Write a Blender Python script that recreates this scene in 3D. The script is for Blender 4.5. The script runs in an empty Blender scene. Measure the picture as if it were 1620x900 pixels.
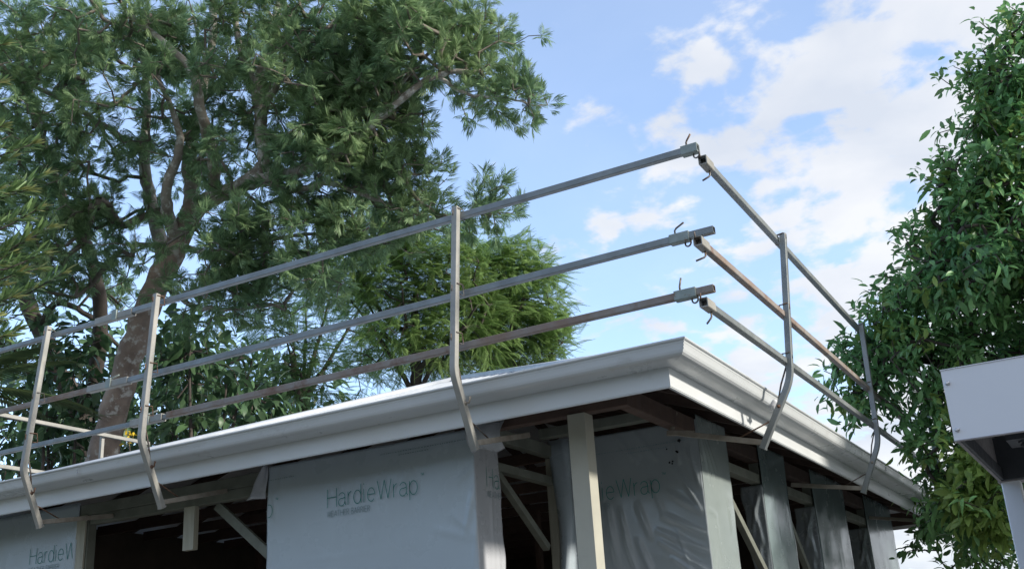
import bpy, math, random
import numpy as np
from mathutils import Vector, Matrix
R = math.radians
rng = np.random.default_rng(7)
random.seed(7)
scene = bpy.context.scene
COL = scene.collection

# ------------------------------------------------------------------ camera
RIGHT = np.array([0.86350, 0.50096, -0.05755])
UPV = np.array([0.21983, -0.27165, 0.93696])
FWD = np.array([-0.45227, 0.82240, 0.34480])
def _ortho():
    f = FWD/np.linalg.norm(FWD)
    u = UPV - f*(UPV@f); u /= np.linalg.norm(u)
    r = np.cross(f, u)
    return r, u, f
RIGHT, UPV, FWD = _ortho()
CAM = np.array([0.0, 0.0, 1.6])
FOC = 1719.64                      # focal length in pixels of a 1620 px wide picture
cam_data = bpy.data.cameras.new('camera')
cam = bpy.data.objects.new('camera', cam_data); COL.objects.link(cam)
cam_data.sensor_fit = 'HORIZONTAL'; cam_data.sensor_width = 36.0
cam_data.lens = 36.0*FOC/1620.0
cam_data.clip_start = 0.05; cam_data.clip_end = 2000
m = Matrix.Identity(4)
for i in range(3):
    m[i][0] = RIGHT[i]; m[i][1] = UPV[i]; m[i][2] = -FWD[i]; m[i][3] = CAM[i]
cam.matrix_world = m
scene.camera = cam
scene.render.resolution_x, scene.render.resolution_y = 1024, 568

# ------------------------------------------------------------------ light
SUN_TO = Vector((1.0, 0.05, 0.43)).normalized()
sun_el = math.asin(SUN_TO.z); sun_az = math.atan2(SUN_TO.x, SUN_TO.y)
world = bpy.data.worlds.new('World'); scene.world = world; world.use_nodes = True
nt = world.node_tree; nt.nodes.clear()
def wn(t, **k):
    n = nt.nodes.new(t)
    for a, b in k.items(): setattr(n, a, b)
    return n
def wmath(op, a, b=None, clamp=False):
    n = wn('ShaderNodeMath', operation=op); n.use_clamp = clamp
    for i, v in enumerate((a, b)):
        if v is None: continue
        if isinstance(v, (int, float)): n.inputs[i].default_value = v
        else: nt.links.new(v, n.inputs[i])
    return n.outputs[0]
sky = wn('ShaderNodeTexSky', sky_type='NISHITA'); sky.sun_disc = False
sky.sun_elevation = sun_el; sky.sun_rotation = sun_az
sky.air_density = 0.85; sky.dust_density = 0.25; sky.ozone_density = 1.8
SKY_STRENGTH = 0.15
geo = wn('ShaderNodeTexCoord')
sep = wn('ShaderNodeSeparateXYZ'); nt.links.new(geo.outputs['Generated'], sep.inputs[0])
zz = wmath('ADD', wmath('MAXIMUM', sep.outputs['Z'], 0.0), 0.22)
px = wmath('DIVIDE', sep.outputs['X'], zz); py = wmath('DIVIDE', sep.outputs['Y'], zz)
comb = wn('ShaderNodeCombineXYZ'); nt.links.new(px, comb.inputs[0]); nt.links.new(py, comb.inputs[1])
def cloud_noise(scale, detail, rough, off, dist=0.0):
    mp = wn('ShaderNodeMapping'); nt.links.new(comb.outputs[0], mp.inputs['Vector'])
    mp.inputs['Location'].default_value = off
    n = wn('ShaderNodeTexNoise'); n.inputs['Scale'].default_value = scale
    n.inputs['Detail'].default_value = detail; n.inputs['Roughness'].default_value = rough
    n.inputs['Distortion'].default_value = dist
    nt.links.new(mp.outputs[0], n.inputs['Vector']); return n.outputs['Fac']
n_big = cloud_noise(1.7, 2, 0.5, (13.0, 13.7, 0))
n_med = cloud_noise(8.5, 10, 0.54, (4.4, 17.0, 0), 0.15)
# a cloud bank lies to the north-east (+x): cover rises steadily that way round the sky
bank = wmath('ADD', wmath('ADD', wmath('MULTIPLY', px, 0.46), 0.125), wmath('MULTIPLY', wmath('SUBTRACT', 0.42, sep.outputs['Z']), 0.85))   # and, as layers stack up, towards the horizon
cover = wmath('ADD', wmath('ADD', wmath('MULTIPLY', n_big, 0.38), wmath('MULTIPLY', n_med, 0.92)), bank)
dens = wn('ShaderNodeMapRange'); dens.interpolation_type = 'SMOOTHSTEP'
nt.links.new(cover, dens.inputs[0])
dens.inputs['From Min'].default_value = 0.56; dens.inputs['From Max'].default_value = 0.69
dens.inputs['To Min'].default_value = 0.20; dens.inputs['To Max'].default_value = 0.95   # a thin veil of haze lies over the clear sky too
n_in = cloud_noise(3.3, 6, 0.5, (7.3, 2.2, 0), 0.2)
shade = wn('ShaderNodeMapRange'); nt.links.new(n_in, shade.inputs[0])
shade.inputs['From Min'].default_value = 0.36; shade.inputs['From Max'].default_value = 0.6
ccol = wn('ShaderNodeMix', data_type='RGBA')
nt.links.new(shade.outputs[0], ccol.inputs['Factor'])
ccol.inputs[6].default_value = (1.85, 1.98, 2.22, 1)
ccol.inputs[7].default_value = (2.42, 2.45, 2.52, 1)
mix = wn('ShaderNodeMix', data_type='RGBA')
nt.links.new(dens.outputs[0], mix.inputs['Factor'])
nt.links.new(sky.outputs[0], mix.inputs[6]); nt.links.new(ccol.outputs[2], mix.inputs[7])
bg = wn('ShaderNodeBackground'); bg.inputs['Strength'].default_value = SKY_STRENGTH
nt.links.new(mix.outputs[2], bg.inputs['Color'])
wo = wn('ShaderNodeOutputWorld'); nt.links.new(bg.outputs[0], wo.inputs['Surface'])

sd = bpy.data.lights.new('sun', 'SUN'); sd.energy = 1.8; sd.angle = R(4.0); sd.color = (1.0, 0.93, 0.83)
so = bpy.data.objects.new('sun', sd); COL.objects.link(so); so.location = (20, 0, 20)
so.rotation_euler = SUN_TO.to_track_quat('Z', 'Y').to_euler()

vs = scene.view_settings
vs.view_transform = 'Standard'; vs.look = 'None'; vs.exposure = 1.42; vs.gamma = 1.0; vs.use_curve_mapping = False

# ------------------------------------------------------------------ materials
MATS = {}
def mat(name, base, rough=0.6, metal=0.0, var=None, vscale=6.0, bump=0.0, bscale=40.0, coat=0.0,
        spec=None, translucent=0.0, tcol=None, island=0.0, stretch=None, stain=None):
    """Principled surface; var = second colour mixed in by fractal noise; stain = (colour, scale, lo, hi)."""
    mt = bpy.data.materials.new(name); mt.use_nodes = True
    t = mt.node_tree; t.nodes.clear(); L = t.links.new
    out = t.nodes.new('ShaderNodeOutputMaterial')
    p = t.nodes.new('ShaderNodeBsdfPrincipled')
    p.inputs['Roughness'].default_value = rough; p.inputs['Metallic'].default_value = metal
    if spec is not None: p.inputs['Specular IOR Level'].default_value = spec
    p.inputs['Coat Weight'].default_value = coat
    tc = t.nodes.new('ShaderNodeTexCoord'); vec = tc.outputs['Object']
    if stretch:
        mp = t.nodes.new('ShaderNodeMapping'); mp.inputs['Scale'].default_value = stretch
        L(vec, mp.inputs['Vector']); vec = mp.outputs[0]
    def noise(scale, detail=6, rgh=0.6):
        n = t.nodes.new('ShaderNodeTexNoise'); n.inputs['Scale'].default_value = scale
        n.inputs['Detail'].default_value = detail; n.inputs['Roughness'].default_value = rgh
        L(vec, n.inputs['Vector']); return n.outputs['Fac']
    def mrange(src, a, b, c=0.0, d=1.0):
        r = t.nodes.new('ShaderNodeMapRange'); L(src, r.inputs[0])
        for k, v in zip(('From Min', 'From Max', 'To Min', 'To Max'), (a, b, c, d)): r.inputs[k].default_value = v
        return r.outputs[0]
    def mixc(f, a, b):
        x = t.nodes.new('ShaderNodeMix'); x.data_type = 'RGBA'
        L(f, x.inputs['Factor'])
        for i, v in ((6, a), (7, b)):
            if isinstance(v, tuple): x.inputs[i].default_value = (*v, 1)
            else: L(v, x.inputs[i])
        return x.outputs[2]
    col = None
    if var: col = mixc(mrange(noise(vscale), 0.35, 0.65), base, var)
    if stain: col = mixc(mrange(noise(stain[1], 8, 0.65), stain[2], stain[3]), col if col else base, stain[0])
    if island:
        g = t.nodes.new('ShaderNodeNewGeometry'); hs = t.nodes.new('ShaderNodeHueSaturation')
        L(mrange(g.outputs['Random Per Island'], 0, 1, 1-island, 1+island), hs.inputs['Value'])
        if col: L(col, hs.inputs['Color'])
        else: hs.inputs['Color'].default_value = (*base, 1)
        col = hs.outputs[0]
    if col: L(col, p.inputs['Base Color'])
    else: p.inputs['Base Color'].default_value = (*base, 1)
    if var and not translucent: L(mrange(noise(vscale*2.3), 0.3, 0.7, max(rough-0.1, 0.05), min(rough+0.12, 1)), p.inputs['Roughness'])
    if bump:
        b = t.nodes.new('ShaderNodeBump'); b.inputs['Strength'].default_value = bump; b.inputs['Distance'].default_value = 0.01
        L(noise(bscale), b.inputs['Height']); L(b.outputs[0], p.inputs['Normal'])
    sh = p.outputs[0]
    if translucent:
        tr = t.nodes.new('ShaderNodeBsdfTranslucent')
        if tcol: tr.inputs['Color'].default_value = (*tcol, 1)
        elif col: L(col, tr.inputs['Color'])
        ms = t.nodes.new('ShaderNodeMixShader'); ms.inputs[0].default_value = translucent
        L(sh, ms.inputs[1]); L(tr.outputs[0], ms.inputs[2]); sh = ms.outputs[0]
    L(sh, out.inputs['Surface'])
    MATS[name] = mt; return mt

mat('gutter_white', (0.61, 0.64, 0.65), 0.32, var=(0.56, 0.59, 0.60), vscale=1.3, bump=0.06, bscale=2.2, stain=((0.42, 0.425, 0.41), 5.0, 0.60, 0.85), stretch=(1, 1, 2.5))
mat('fascia_white', (0.63, 0.66, 0.67), 0.36, var=(0.67, 0.695, 0.70), vscale=1.1, bump=0.04, bscale=6, stain=((0.46, 0.45, 0.42), 3.0, 0.62, 0.85), stretch=(1, 1, 2.0))
mat('roof_metal', (0.62, 0.65, 0.68), 0.35, metal=0.2, var=(0.5, 0.54, 0.58), vscale=3)
mat('galv', (0.27, 0.295, 0.30), 0.5, metal=0.35, var=(0.20, 0.22, 0.225), vscale=5, bump=0.08, bscale=90, stain=((0.17, 0.125, 0.09), 9, 0.64, 0.78))
mat('galv_post', (0.40, 0.39, 0.355), 0.6, metal=0.25, var=(0.29, 0.29, 0.265), vscale=5, bump=0.08, bscale=90, stain=((0.24, 0.17, 0.12), 11, 0.64, 0.8))
mat('galv_rust', (0.31, 0.30, 0.285), 0.7, metal=0.2, var=(0.26, 0.19, 0.15), vscale=4, bump=0.2, bscale=90, stain=((0.19, 0.105, 0.07), 5, 0.52, 0.68))
mat('clamp_green', (0.31, 0.36, 0.345), 0.6, metal=0.2, var=(0.25, 0.30, 0.28), vscale=14, bump=0.1, bscale=80, stain=((0.22, 0.14, 0.09), 20, 0.6, 0.7))
mat('rod', (0.17, 0.175, 0.17), 0.5, metal=0.5, var=(0.16, 0.10, 0.07), vscale=20)
mat('rust_rod', (0.20, 0.115, 0.07), 0.8, var=(0.12, 0.07, 0.05), vscale=30)
mat('arm_timber', (0.36, 0.33, 0.28), 0.75, var=(0.25, 0.22, 0.18), vscale=12, bump=0.2, bscale=60)
mat('pine', (0.44, 0.43, 0.35), 0.7, var=(0.36, 0.35, 0.28), vscale=5, bump=0.15, bscale=50, stretch=(6, 6, 0.7))
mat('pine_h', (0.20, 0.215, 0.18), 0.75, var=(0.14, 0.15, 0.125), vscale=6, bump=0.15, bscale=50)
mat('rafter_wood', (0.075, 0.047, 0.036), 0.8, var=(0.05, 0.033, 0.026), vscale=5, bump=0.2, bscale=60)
mat('beam_red', (0.125, 0.08, 0.062), 0.75, var=(0.085, 0.056, 0.045), vscale=7, bump=0.15, bscale=60)
mat('post_paint', (0.47, 0.465, 0.39), 0.55, var=(0.42, 0.415, 0.35), vscale=3, bump=0.08, bscale=50, stain=((0.40, 0.39, 0.32), 6, 0.62, 0.8))
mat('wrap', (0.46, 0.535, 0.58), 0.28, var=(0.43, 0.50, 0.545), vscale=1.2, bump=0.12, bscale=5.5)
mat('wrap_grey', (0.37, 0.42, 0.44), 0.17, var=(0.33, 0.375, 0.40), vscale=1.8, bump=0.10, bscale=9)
mat('wrap_shaded', (0.19, 0.25, 0.25), 0.20, var=(0.16, 0.21, 0.215), vscale=1.8, bump=0.10, bscale=9)   # same wrap, tree shade on the right wall put into the colour
mat('wrap_side', (0.29, 0.335, 0.325), 0.20, var=(0.25, 0.295, 0.29), vscale=1.8, bump=0.10, bscale=9)  # same wrap on the corner strip, greenish half shade put into the colour
mat('wrap_foil', (0.36, 0.405, 0.43), 0.22, metal=0.35, var=(0.28, 0.32, 0.345), vscale=6, bump=0.15, bscale=14)
mat('wrap_back', (0.52, 0.54, 0.57), 0.28, var=(0.46, 0.48, 0.51), vscale=3, bump=0.1, bscale=12)
mat('ink_green', (0.0, 0.19, 0.155), 0.55, var=(0.01, 0.24, 0.20), vscale=9)
mat('ink_pale', (0.17, 0.26, 0.28), 0.55, var=(0.24, 0.33, 0.35), vscale=20)
mat('hole_black', (0.01, 0.01, 0.012), 0.9)
mat('panel_white', (0.80, 0.82, 0.86), 0.36, var=(0.77, 0.79, 0.83), vscale=1.2, bump=0.03, bscale=14)
mat('panel_edge', (0.25, 0.235, 0.24), 0.7, var=(0.36, 0.34, 0.34), vscale=40, bump=0.2)
mat('steel_dark', (0.05, 0.055, 0.062), 0.6, metal=0.2, var=(0.075, 0.08, 0.09), vscale=9, bump=0.1)
mat('screw', (0.6, 0.62, 0.66), 0.3, metal=0.8)
mat('bark', (0.35, 0.275, 0.225), 0.9, var=(0.19, 0.145, 0.12), vscale=3.0, bump=0.9, bscale=14, stain=((0.50, 0.48, 0.45), 7, 0.54, 0.64))
mat('bark_grey', (0.40, 0.365, 0.325), 0.9, var=(0.22, 0.19, 0.165), vscale=4, bump=0.8, bscale=18, stain=((0.58, 0.58, 0.56), 9, 0.52, 0.62))
mat('bark_dark', (0.10, 0.085, 0.075), 0.9, var=(0.06, 0.05, 0.045), vscale=4, bump=0.7, bscale=20)
mat('twig_grey', (0.24, 0.21, 0.18), 0.9, var=(0.15, 0.13, 0.11), vscale=4)
mat('leaf_oak', (0.18, 0.30, 0.16), 0.42, var=(0.30, 0.42, 0.20), vscale=0.9, translucent=0.48, island=0.35, spec=0.4)
mat('leaf_fern', (0.19, 0.32, 0.10), 0.5, var=(0.30, 0.43, 0.155), vscale=0.8, translucent=0.45, island=0.3, spec=0.3)
mat('leaf_fern_dark', (0.115, 0.215, 0.08), 0.5, var=(0.17, 0.29, 0.11), vscale=0.8, translucent=0.4, island=0.3, spec=0.3)
mat('leaf_dark', (0.065, 0.13, 0.065), 0.4, var=(0.10, 0.18, 0.08), vscale=1.0, translucent=0.25, island=0.35, spec=0.4)
mat('leaf_broad', (0.13, 0.295, 0.115), 0.42, var=(0.22, 0.40, 0.14), vscale=1.0, translucent=0.36, island=0.45, spec=0.5)
mat('leaf_young', (0.27, 0.40, 0.11), 0.38, var=(0.21, 0.31, 0.075), vscale=2, translucent=0.3, island=0.25, spec=0.45)
mat('leaf_shrub', (0.12, 0.215, 0.08), 0.42, var=(0.18, 0.27, 0.10), vscale=3, translucent=0.3, island=0.3)
mat('leaf_tip', (0.42, 0.40, 0.17), 0.5, var=(0.30, 0.36, 0.14), vscale=6, translucent=0.35, island=0.25)
mat('leaf_palm', (0.06, 0.10, 0.035), 0.5, var=(0.10, 0.14, 0.05), vscale=2, translucent=0.2, island=0.3)
mat('flower_yellow', (0.75, 0.55, 0.03), 0.5, var=(0.6, 0.42, 0.02), vscale=8, translucent=0.2)
mat('grass_ground', (0.05, 0.07, 0.03), 0.95, var=(0.08, 0.075, 0.045), vscale=0.6, bump=0.4, bscale=8)
mat('gravel', (0.19, 0.195, 0.19), 0.95, var=(0.13, 0.135, 0.13), vscale=2.5, bump=0.5, bscale=30)
mat('concrete', (0.32, 0.31, 0.29), 0.85, var=(0.26, 0.25, 0.235), vscale=3, bump=0.15)
mat('wall_shade', (0.085, 0.07, 0.055), 0.85, var=(0.06, 0.05, 0.04), vscale=3)
mat('floor_board', (0.10, 0.075, 0.05), 0.8, var=(0.07, 0.05, 0.035), vscale=4)

# ------------------------------------------------------------------ mesh helpers
def V(*a): return np.array(a, float)
def unit(v): return v/max(np.linalg.norm(v), 1e-9)
def at(x, y, d):
    """a point d metres ahead of the viewer (metres along the view axis)."""
    return CAM + FWD*d + RIGHT*((x-810)/FOC*d) - UPV*((y-450)/FOC*d)
def frame_for(d, up=None):
    d = unit(d)
    if up is None: up = V(0, 0, 1) if abs(d[2]) < 0.95 else V(0, 1, 0)
    s = unit(np.cross(d, up)); u = np.cross(s, d)
    return d, s, u

class MB:
    def __init__(self): self.v = []; self.f = []; self.sm = []
    def add(self, vs, fs, smooth=False):
        o = len(self.v); self.v += [tuple(map(float, q)) for q in vs]
        self.f += [tuple(i+o for i in f) for f in fs]; self.sm += [smooth]*len(fs)
        return self
    def box(self, lo, hi):
        (a, b, c), (d, e, f) = lo, hi
        vs = [(a,b,c),(d,b,c),(d,e,c),(a,e,c),(a,b,f),(d,b,f),(d,e,f),(a,e,f)]
        return self.add(vs, [(3,2,1,0),(4,5,6,7),(0,1,5,4),(1,2,6,5),(2,3,7,6),(3,0,4,7)])
    def bar(self, a, b, w, h, up=None, ch=0.07, hollow=0.0):
        """chamfered rectangular bar from a to b; hollow = depth of the open tube ends."""
        a = V(*a); b = V(*b); d, s, u = frame_for(b-a, up)
        c = min(w, h)*ch; W, H = w/2, h/2
        sec = [(W-c,-H),(W,-H+c),(W,H-c),(W-c,H),(-W+c,H),(-W,H-c),(-W,-H+c),(-W+c,-H)]
        vs = [p + s*x + u*y for p in (a, b) for x, y in sec]
        fs = [(i, (i+1) % 8, 8+(i+1) % 8, 8+i) for i in range(8)]
        if hollow:
            k = 0.80
            sec2 = [(x*k, y*k) for x, y in sec]
            vs += [p + s*x + u*y for p in (a, b) for x, y in sec2]
            vs += [p + s*x + u*y for p in (a+d*hollow, b-d*hollow) for x, y in sec2]
            for e, fl in ((0, 0), (1, 1)):
                o, i1, i2 = e*8, 16+e*8, 32+e*8
                for i in range(8):
                    j = (i+1) % 8
                    q1 = (o+i, i1+i, i1+j, o+j); q2 = (i1+i, i2+i, i2+j, i1+j)
                    fs += [q1[::-1], q2[::-1]] if fl == 0 else [q1, q2]
                fs.append(tuple(range(i2, i2+8)) if fl else tuple(range(i2, i2+8))[::-1])
        else:
            fs += [tuple(range(8))[::-1], tuple(range(8, 16))]
        return self.add(vs, fs)
    def tube(self, pts, rad, n=8, smooth=True, cap=True):
        pts = [V(*p) for p in pts]; k = len(pts)
        rad = [rad]*k if np.isscalar(rad) else list(rad)
        vs = []; s = None
        for i, p in enumerate(pts):
            t = unit(pts[min(i+1, k-1)] - pts[max(i-1, 0)])
            if s is None: _, s, u = frame_for(t)
            else:
                s = unit(s - t*(s@t)); u = np.cross(t, s)*-1
            u = np.cross(s, t)
            for j in range(n):
                a = 2*math.pi*j/n; vs.append(p + rad[i]*(math.cos(a)*s + math.sin(a)*u))
        fs = []
        for i in range(k-1):
            for j in range(n):
                a, b = i*n+j, i*n+(j+1) % n
                fs.append((a, a+n, b+n, b))
        if cap: fs += [tuple(range(n)), tuple(range((k-1)*n, k*n))[::-1]]
        return self.add(vs, fs, smooth)
    def ring(self, c, normal, r, t, n=16):
        d, s, u = frame_for(V(*normal)); pts = []
        for i in range(n+1):
            a = 2*math.pi*i/n; pts.append(V(*c) + r*(math.cos(a)*s + math.sin(a)*u))
        return self.tube(pts, t, 6, cap=False)
    def ribbon(self, pts, w, nrm):
        """flat line of print w wide, lying in the plane with normal nrm."""
        pts = [V(*p) for p in pts]; nrm = V(*nrm); vs = []
        for i, p in enumerate(pts):
            t = unit(pts[min(i+1, len(pts)-1)] - pts[max(i-1, 0)]); s = np.cross(nrm, t)
            vs += [p + s*w/2, p - s*w/2]
        return self.add(vs, [(2*i, 2*i+1, 2*i+3, 2*i+2) for i in range(len(pts)-1)])
    def build(self, name, material, parent=None):
        me = bpy.data.meshes.new(name); me.from_pydata(self.v, [], self.f)
        me.materials.append(MATS[material])
        if any(self.sm): me.polygons.foreach_set('use_smooth', self.sm)
        me.update()
        return link(name, me, parent)

def link(name, me, parent=None):
    o = bpy.data.objects.new(name, me); COL.objects.link(o)
    if parent is not None:
        o.parent = parent
        o.matrix_parent_inverse = ORIGIN[parent.name].inverted()
        ORIGIN[o.name] = ORIGIN[parent.name] if False else Matrix.Identity(4)
    else: ORIGIN[o.name] = Matrix.Identity(4)
    return o
ORIGIN = {}
def thing(name, loc, label, cat, group=None):
    o = bpy.data.objects.new(name, None); COL.objects.link(o); o.location = loc
    o.empty_display_size = 0.2
    ORIGIN[o.name] = Matrix.Translation(Vector(loc)); tag(o, label, cat, group); return o
def tag(o, label, cat, group=None):
    o['label'] = label; o['category'] = cat
    if group: o['group'] = group
    return o

# ------------------------------------------------------------------ setting
g = MB(); n = 24
S_ = 900.0
g.add([(-S_+2*S_*i/n, -S_+2*S_*j/n, 0.0) for j in range(n+1) for i in range(n+1)],
      [(j*(n+1)+i, j*(n+1)+i+1, (j+1)*(n+1)+i+1, (j+1)*(n+1)+i) for j in range(n) for i in range(n)])
o = g.build('ground', 'gravel'); o['kind'] = 'structure'
# added rise behind and right of the viewer, unseen, cuts low sky light
g = MB(); na, nr = 60, 8; rh_ = np.random.default_rng(3)
for i in range(na+1):
    a = R(150 + 215*i/na)
    for j in range(nr+1):
        t = j/nr; d = 11 + 40*t
        fade = min(1, min(i, na-i)/9)
        g.v.append((d*math.cos(a), d*math.sin(a)+1, -.05 + (3.6*min(1, t*5)**.7 + 7*t)*fade*(1+1.1*math.exp(-((a-R(345))/R(35))**2)) + rh_.normal(0, .22)*fade))
for i in range(na):
    for j in range(nr):
        q = i*(nr+1)+j; g.f.append((q, q+1, q+nr+2, q+nr+1)); g.sm.append(True)
o = g.build('sky_block_hill', 'grass_ground'); o['kind'] = 'structure'

# ------------------------------------------------------------------ house
C = V(-2.119, 5.626, 3.116)           # bottom outer corner of the fascia nearest the viewer
def H(x, y, z): return C + V(x, y, z)
ZF_ = -2.45
LX, LY = 7.6, 8.6                     # plan size at the fascia
OV = 0.477                            # eave overhang
house = thing('unfinished_house', tuple(H(-LX/2, LY/2, 0)*V(1, 1, 0)), 
              'half-built house with white gutters, open eaves and walls covered in pale wrap', 'house')
def hp(mb, name, material, parent=None): return mb.build(name, material, parent or house)

# perimeter runs: corner points at offset o outwards, in order A(near corner) B(far right) Cc(far left) D(near left)
def corner(k, o):
    return [(o, -o), (o, LY+o), (-LX-o, LY+o), (-LX-o, -o)][k]
def run(profile, k0, k1, name, material, closed=True):
    mb = MB(); n = len(profile); vs = []
    for k in (k0, k1):
        for o, z in profile:
            x, y = corner(k, o); vs.append(H(x, y, z))
    rngk = range(n) if closed else range(n-1)
    fs = [(i, (i+1) % n, n+(i+1) % n, n+i) for i in rngk]
    # orientation: make faces point outwards of the profile
    fs = [f[::-1] for f in fs] if (k0, k1) in ((3, 0), (0, 1), (1, 2), (2, 3)) else fs
    if closed: fs += [tuple(range(n)), tuple(range(n, 2*n))[::-1]]
    mb.add(vs, fs); return hp(mb, name, material)
fas = [(0.0, 0.006), (0.0, 0.235), (-0.022, 0.235), (-0.022, 0.0), (-0.004, 0.0), (-0.004, 0.006)]
gut = [(0.002, 0.118), (0.030, 0.116), (0.085, 0.121), (0.118, 0.126), (0.138, 0.133), (0.150, 0.143), (0.156, 0.156),
       (0.160, 0.172), (0.165, 0.190), (0.1665, 0.1915), (0.170, 0.2045), (0.175, 0.2045), (0.180, 0.208), (0.1815, 0.2135), (0.179, 0.219), (0.173, 0.2215),
       (0.167, 0.219), (0.164, 0.212), (0.160, 0.196), (0.150, 0.158), (0.132, 0.140), (0.085, 0.127), (0.008, 0.124), (0.006, 0.212), (0.002, 0.212)]
sides = ((3, 0), (0, 1), (1, 2), (2, 3))
for a, b in sides:
    run(fas, a, b, 'fascia', 'fascia_white')
    run(gut, a, b, 'gutter', 'gutter_white')
# gutter joint seams at the mitre (thin cover strips) and lap joint
for (ox, oy) in ((0, 0),):
    mb = MB()
    for i in range(6, 11):
        (o1, z1), (o2, z2) = gut[i], gut[i+1]
        x1, y1 = corner(0, o1+0.0015); x2, y2 = corner(0, o2+0.0015)
        mb.tube([H(x1, y1, z1), H(x2, y2, z2)], 0.0022, 5)
    hp(mb, 'mitre_seal', 'gutter_white')
def joiner(side, p, wd):
    n = len(gut); mb = MB(); vs = []
    pr = [(o+(.0022 if i < 18 else 0), z-(.002 if i < 5 else 0)) for i, (o, z) in enumerate(gut[:16])]
    for q in (p, p+wd):
        vs += [H(q, -o, z) if side == 'L' else H(o, q, z) for o, z in pr]
    k = len(pr); fs = [(i, i+1, k+i+1, k+i) for i in range(k-1)]
    mb.add(vs, fs); hp(mb, 'gutter_joiner', 'gutter_white')
joiner('L', -4.72, .045); joiner('R', 4.95, .045)
for sd_, p in (('L', -4.70), ('R', 4.97)):
    for o_, z_ in ((.166, .165), (.168, .185)):
        mb = MB(); c = H(p, -o_, z_) if sd_ == 'L' else H(o_, p, z_); dv = V(0, -1, 0) if sd_ == 'L' else V(1, 0, 0)
        mb.tube([c-dv*.004, c+dv*.002], .005, 8); hp(mb, 'rivet', 'screw')
# scrap of white film caught on the gutter behind the first right-hand guard post
mb = MB(); P0 = [H(.155+.02*math.sin(i*1.3)+.015*j, 1.36+.028*i, .10+.018*j+.012*math.sin(i*2.1+j)) for j in range(4) for i in range(5)]
mb.add(P0, [(j*5+i, j*5+i+1, (j+1)*5+i+1, (j+1)*5+i) for j in range(3) for i in range(4)], True); o = hp(mb, 'film_scrap', 'panel_white'); sm = o.modifiers.new('thickness', 'SOLIDIFY'); sm.thickness = .002
# roof: four planes as sheets with raised ribs
PITCH = math.tan(R(19.1)); Z0 = 0.205; EO = 0.06
hx = LX/2
def roof_pt(x, y):
    t = min(x*-1, x+LX, y, LY-y); return H(x, y, Z0 + t*PITCH)
A_, B_, C_, D_ = (EO, -EO), (EO, LY+EO), (-LX-EO, LY+EO), (-LX-EO, -EO)
E1 = (-hx, hx); E2 = (-hx, LY-hx)
def sheet(pts, name='roof_sheet'):
    mb = MB(); top = [roof_pt(*p) for p in pts]; bot = [p - V(0, 0, 0.03) for p in top]; k = len(pts)
    mb.add(top+bot, [tuple(range(k)), tuple(range(k, 2*k))[::-1]] + [(i, k+i, k+(i+1) % k, (i+1) % k) for i in range(k)])
    # ribs running up the slope
    a, b = V(*pts[0]), V(*pts[1]); e = unit(b-a); nrm = V(-e[1], e[0])
    Lh = np.linalg.norm(b-a); s = 0.20
    while s < Lh-0.2:
        p = a + e*s; tmax = min(s, Lh-s, hx+EO) - 0.03
        q = p + nrm*tmax
        P, Q = roof_pt(*p), roof_pt(*q)
        mb.bar(P+V(0, 0, .008), Q+V(0, 0, .008), 0.03, 0.02)
        s += 0.2
    return hp(mb, name, 'roof_metal')
sheet([D_, A_, E1]); sheet([A_, B_, E2, E1]); sheet([B_, C_, E2]); sheet([C_, D_, E1, E2])
for p, q in ((A_, E1), (D_, E1), (B_, E2), (C_, E2)):
    mb = MB(); P, Q = roof_pt(*p), roof_pt(*q)
    mb.tube([P+V(0, 0, .012), Q+V(0, 0, .02)], 0.035, 8); hp(mb, 'hip_capping', 'roof_metal')
mb = MB(); mb.tube([roof_pt(*E1)+V(0, 0, .02), roof_pt(*E2)+V(0, 0, .02)], 0.05, 8); hp(mb, 'ridge_capping', 'roof_metal')

# rafters
def rafter(x0, y0, x1, y1, w=0.042, h=0.10, zo=-0.03-0.055):
    P = roof_pt(x0, y0) + V(0, 0, zo-0.005); Q = roof_pt(x1, y1) + V(0, 0, zo-0.005)
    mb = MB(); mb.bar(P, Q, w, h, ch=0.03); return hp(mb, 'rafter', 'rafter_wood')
s = 0.62
while s < LX-0.3:
    t = min(s, LX-s, hx); rafter(-s, 0.03, -s, t-0.02); rafter(-s, LY-0.03, -s, LY-t+0.02); s += 0.6
s = 0.75
while s < LY-0.3:
    t = min(s, LY-s, hx); rafter(-0.03, s, -t+0.02, s); rafter(-LX+0.03, s, -LX+t-0.02, s); s += 0.6
for p, q in ((A_, E1), (D_, E1), (B_, E2), (C_, E2)):
    p = (p[0]*0.98 - (0.08 if p[0] > 0 else -0.08), p[1] + (0.08 if p[1] < 1 else -0.08))
    P = roof_pt(*p)+V(0, 0, -.10); Q = roof_pt(*q)+V(0, 0, -.10)
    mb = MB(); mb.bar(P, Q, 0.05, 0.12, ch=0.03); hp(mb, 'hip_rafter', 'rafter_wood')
# eave batten boards behind the fascia
for a, b in sides:
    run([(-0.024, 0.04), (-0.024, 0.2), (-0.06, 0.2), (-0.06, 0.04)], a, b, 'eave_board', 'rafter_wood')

XW = -OV; YW = OV                     # outer faces of the frame: right wall x=XW, left wall y=YW
ZF = -2.45                            # floor level relative to the eave
def stick(a, b, w, h, name, material='pine_h', up=None):
    mb = MB(); mb.bar(H(*a), H(*b), w, h, up, ch=0.05); return hp(mb, name, material)
# porch beam meeting at the corner
stick((-1.75, YW+.045, .13), (XW-.002, YW+.045, .13), .085, .12, 'porch_beam', 'beam_red')
stick((XW-.045, YW+.092, .13), (XW-.045, 2.0, .13), .085, .12, 'porch_beam', 'beam_red')
stick((-1.6, 1.45, .215), (-.57, 1.45, .215), .09, .07, 'porch_joist', 'pine_h')
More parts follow.
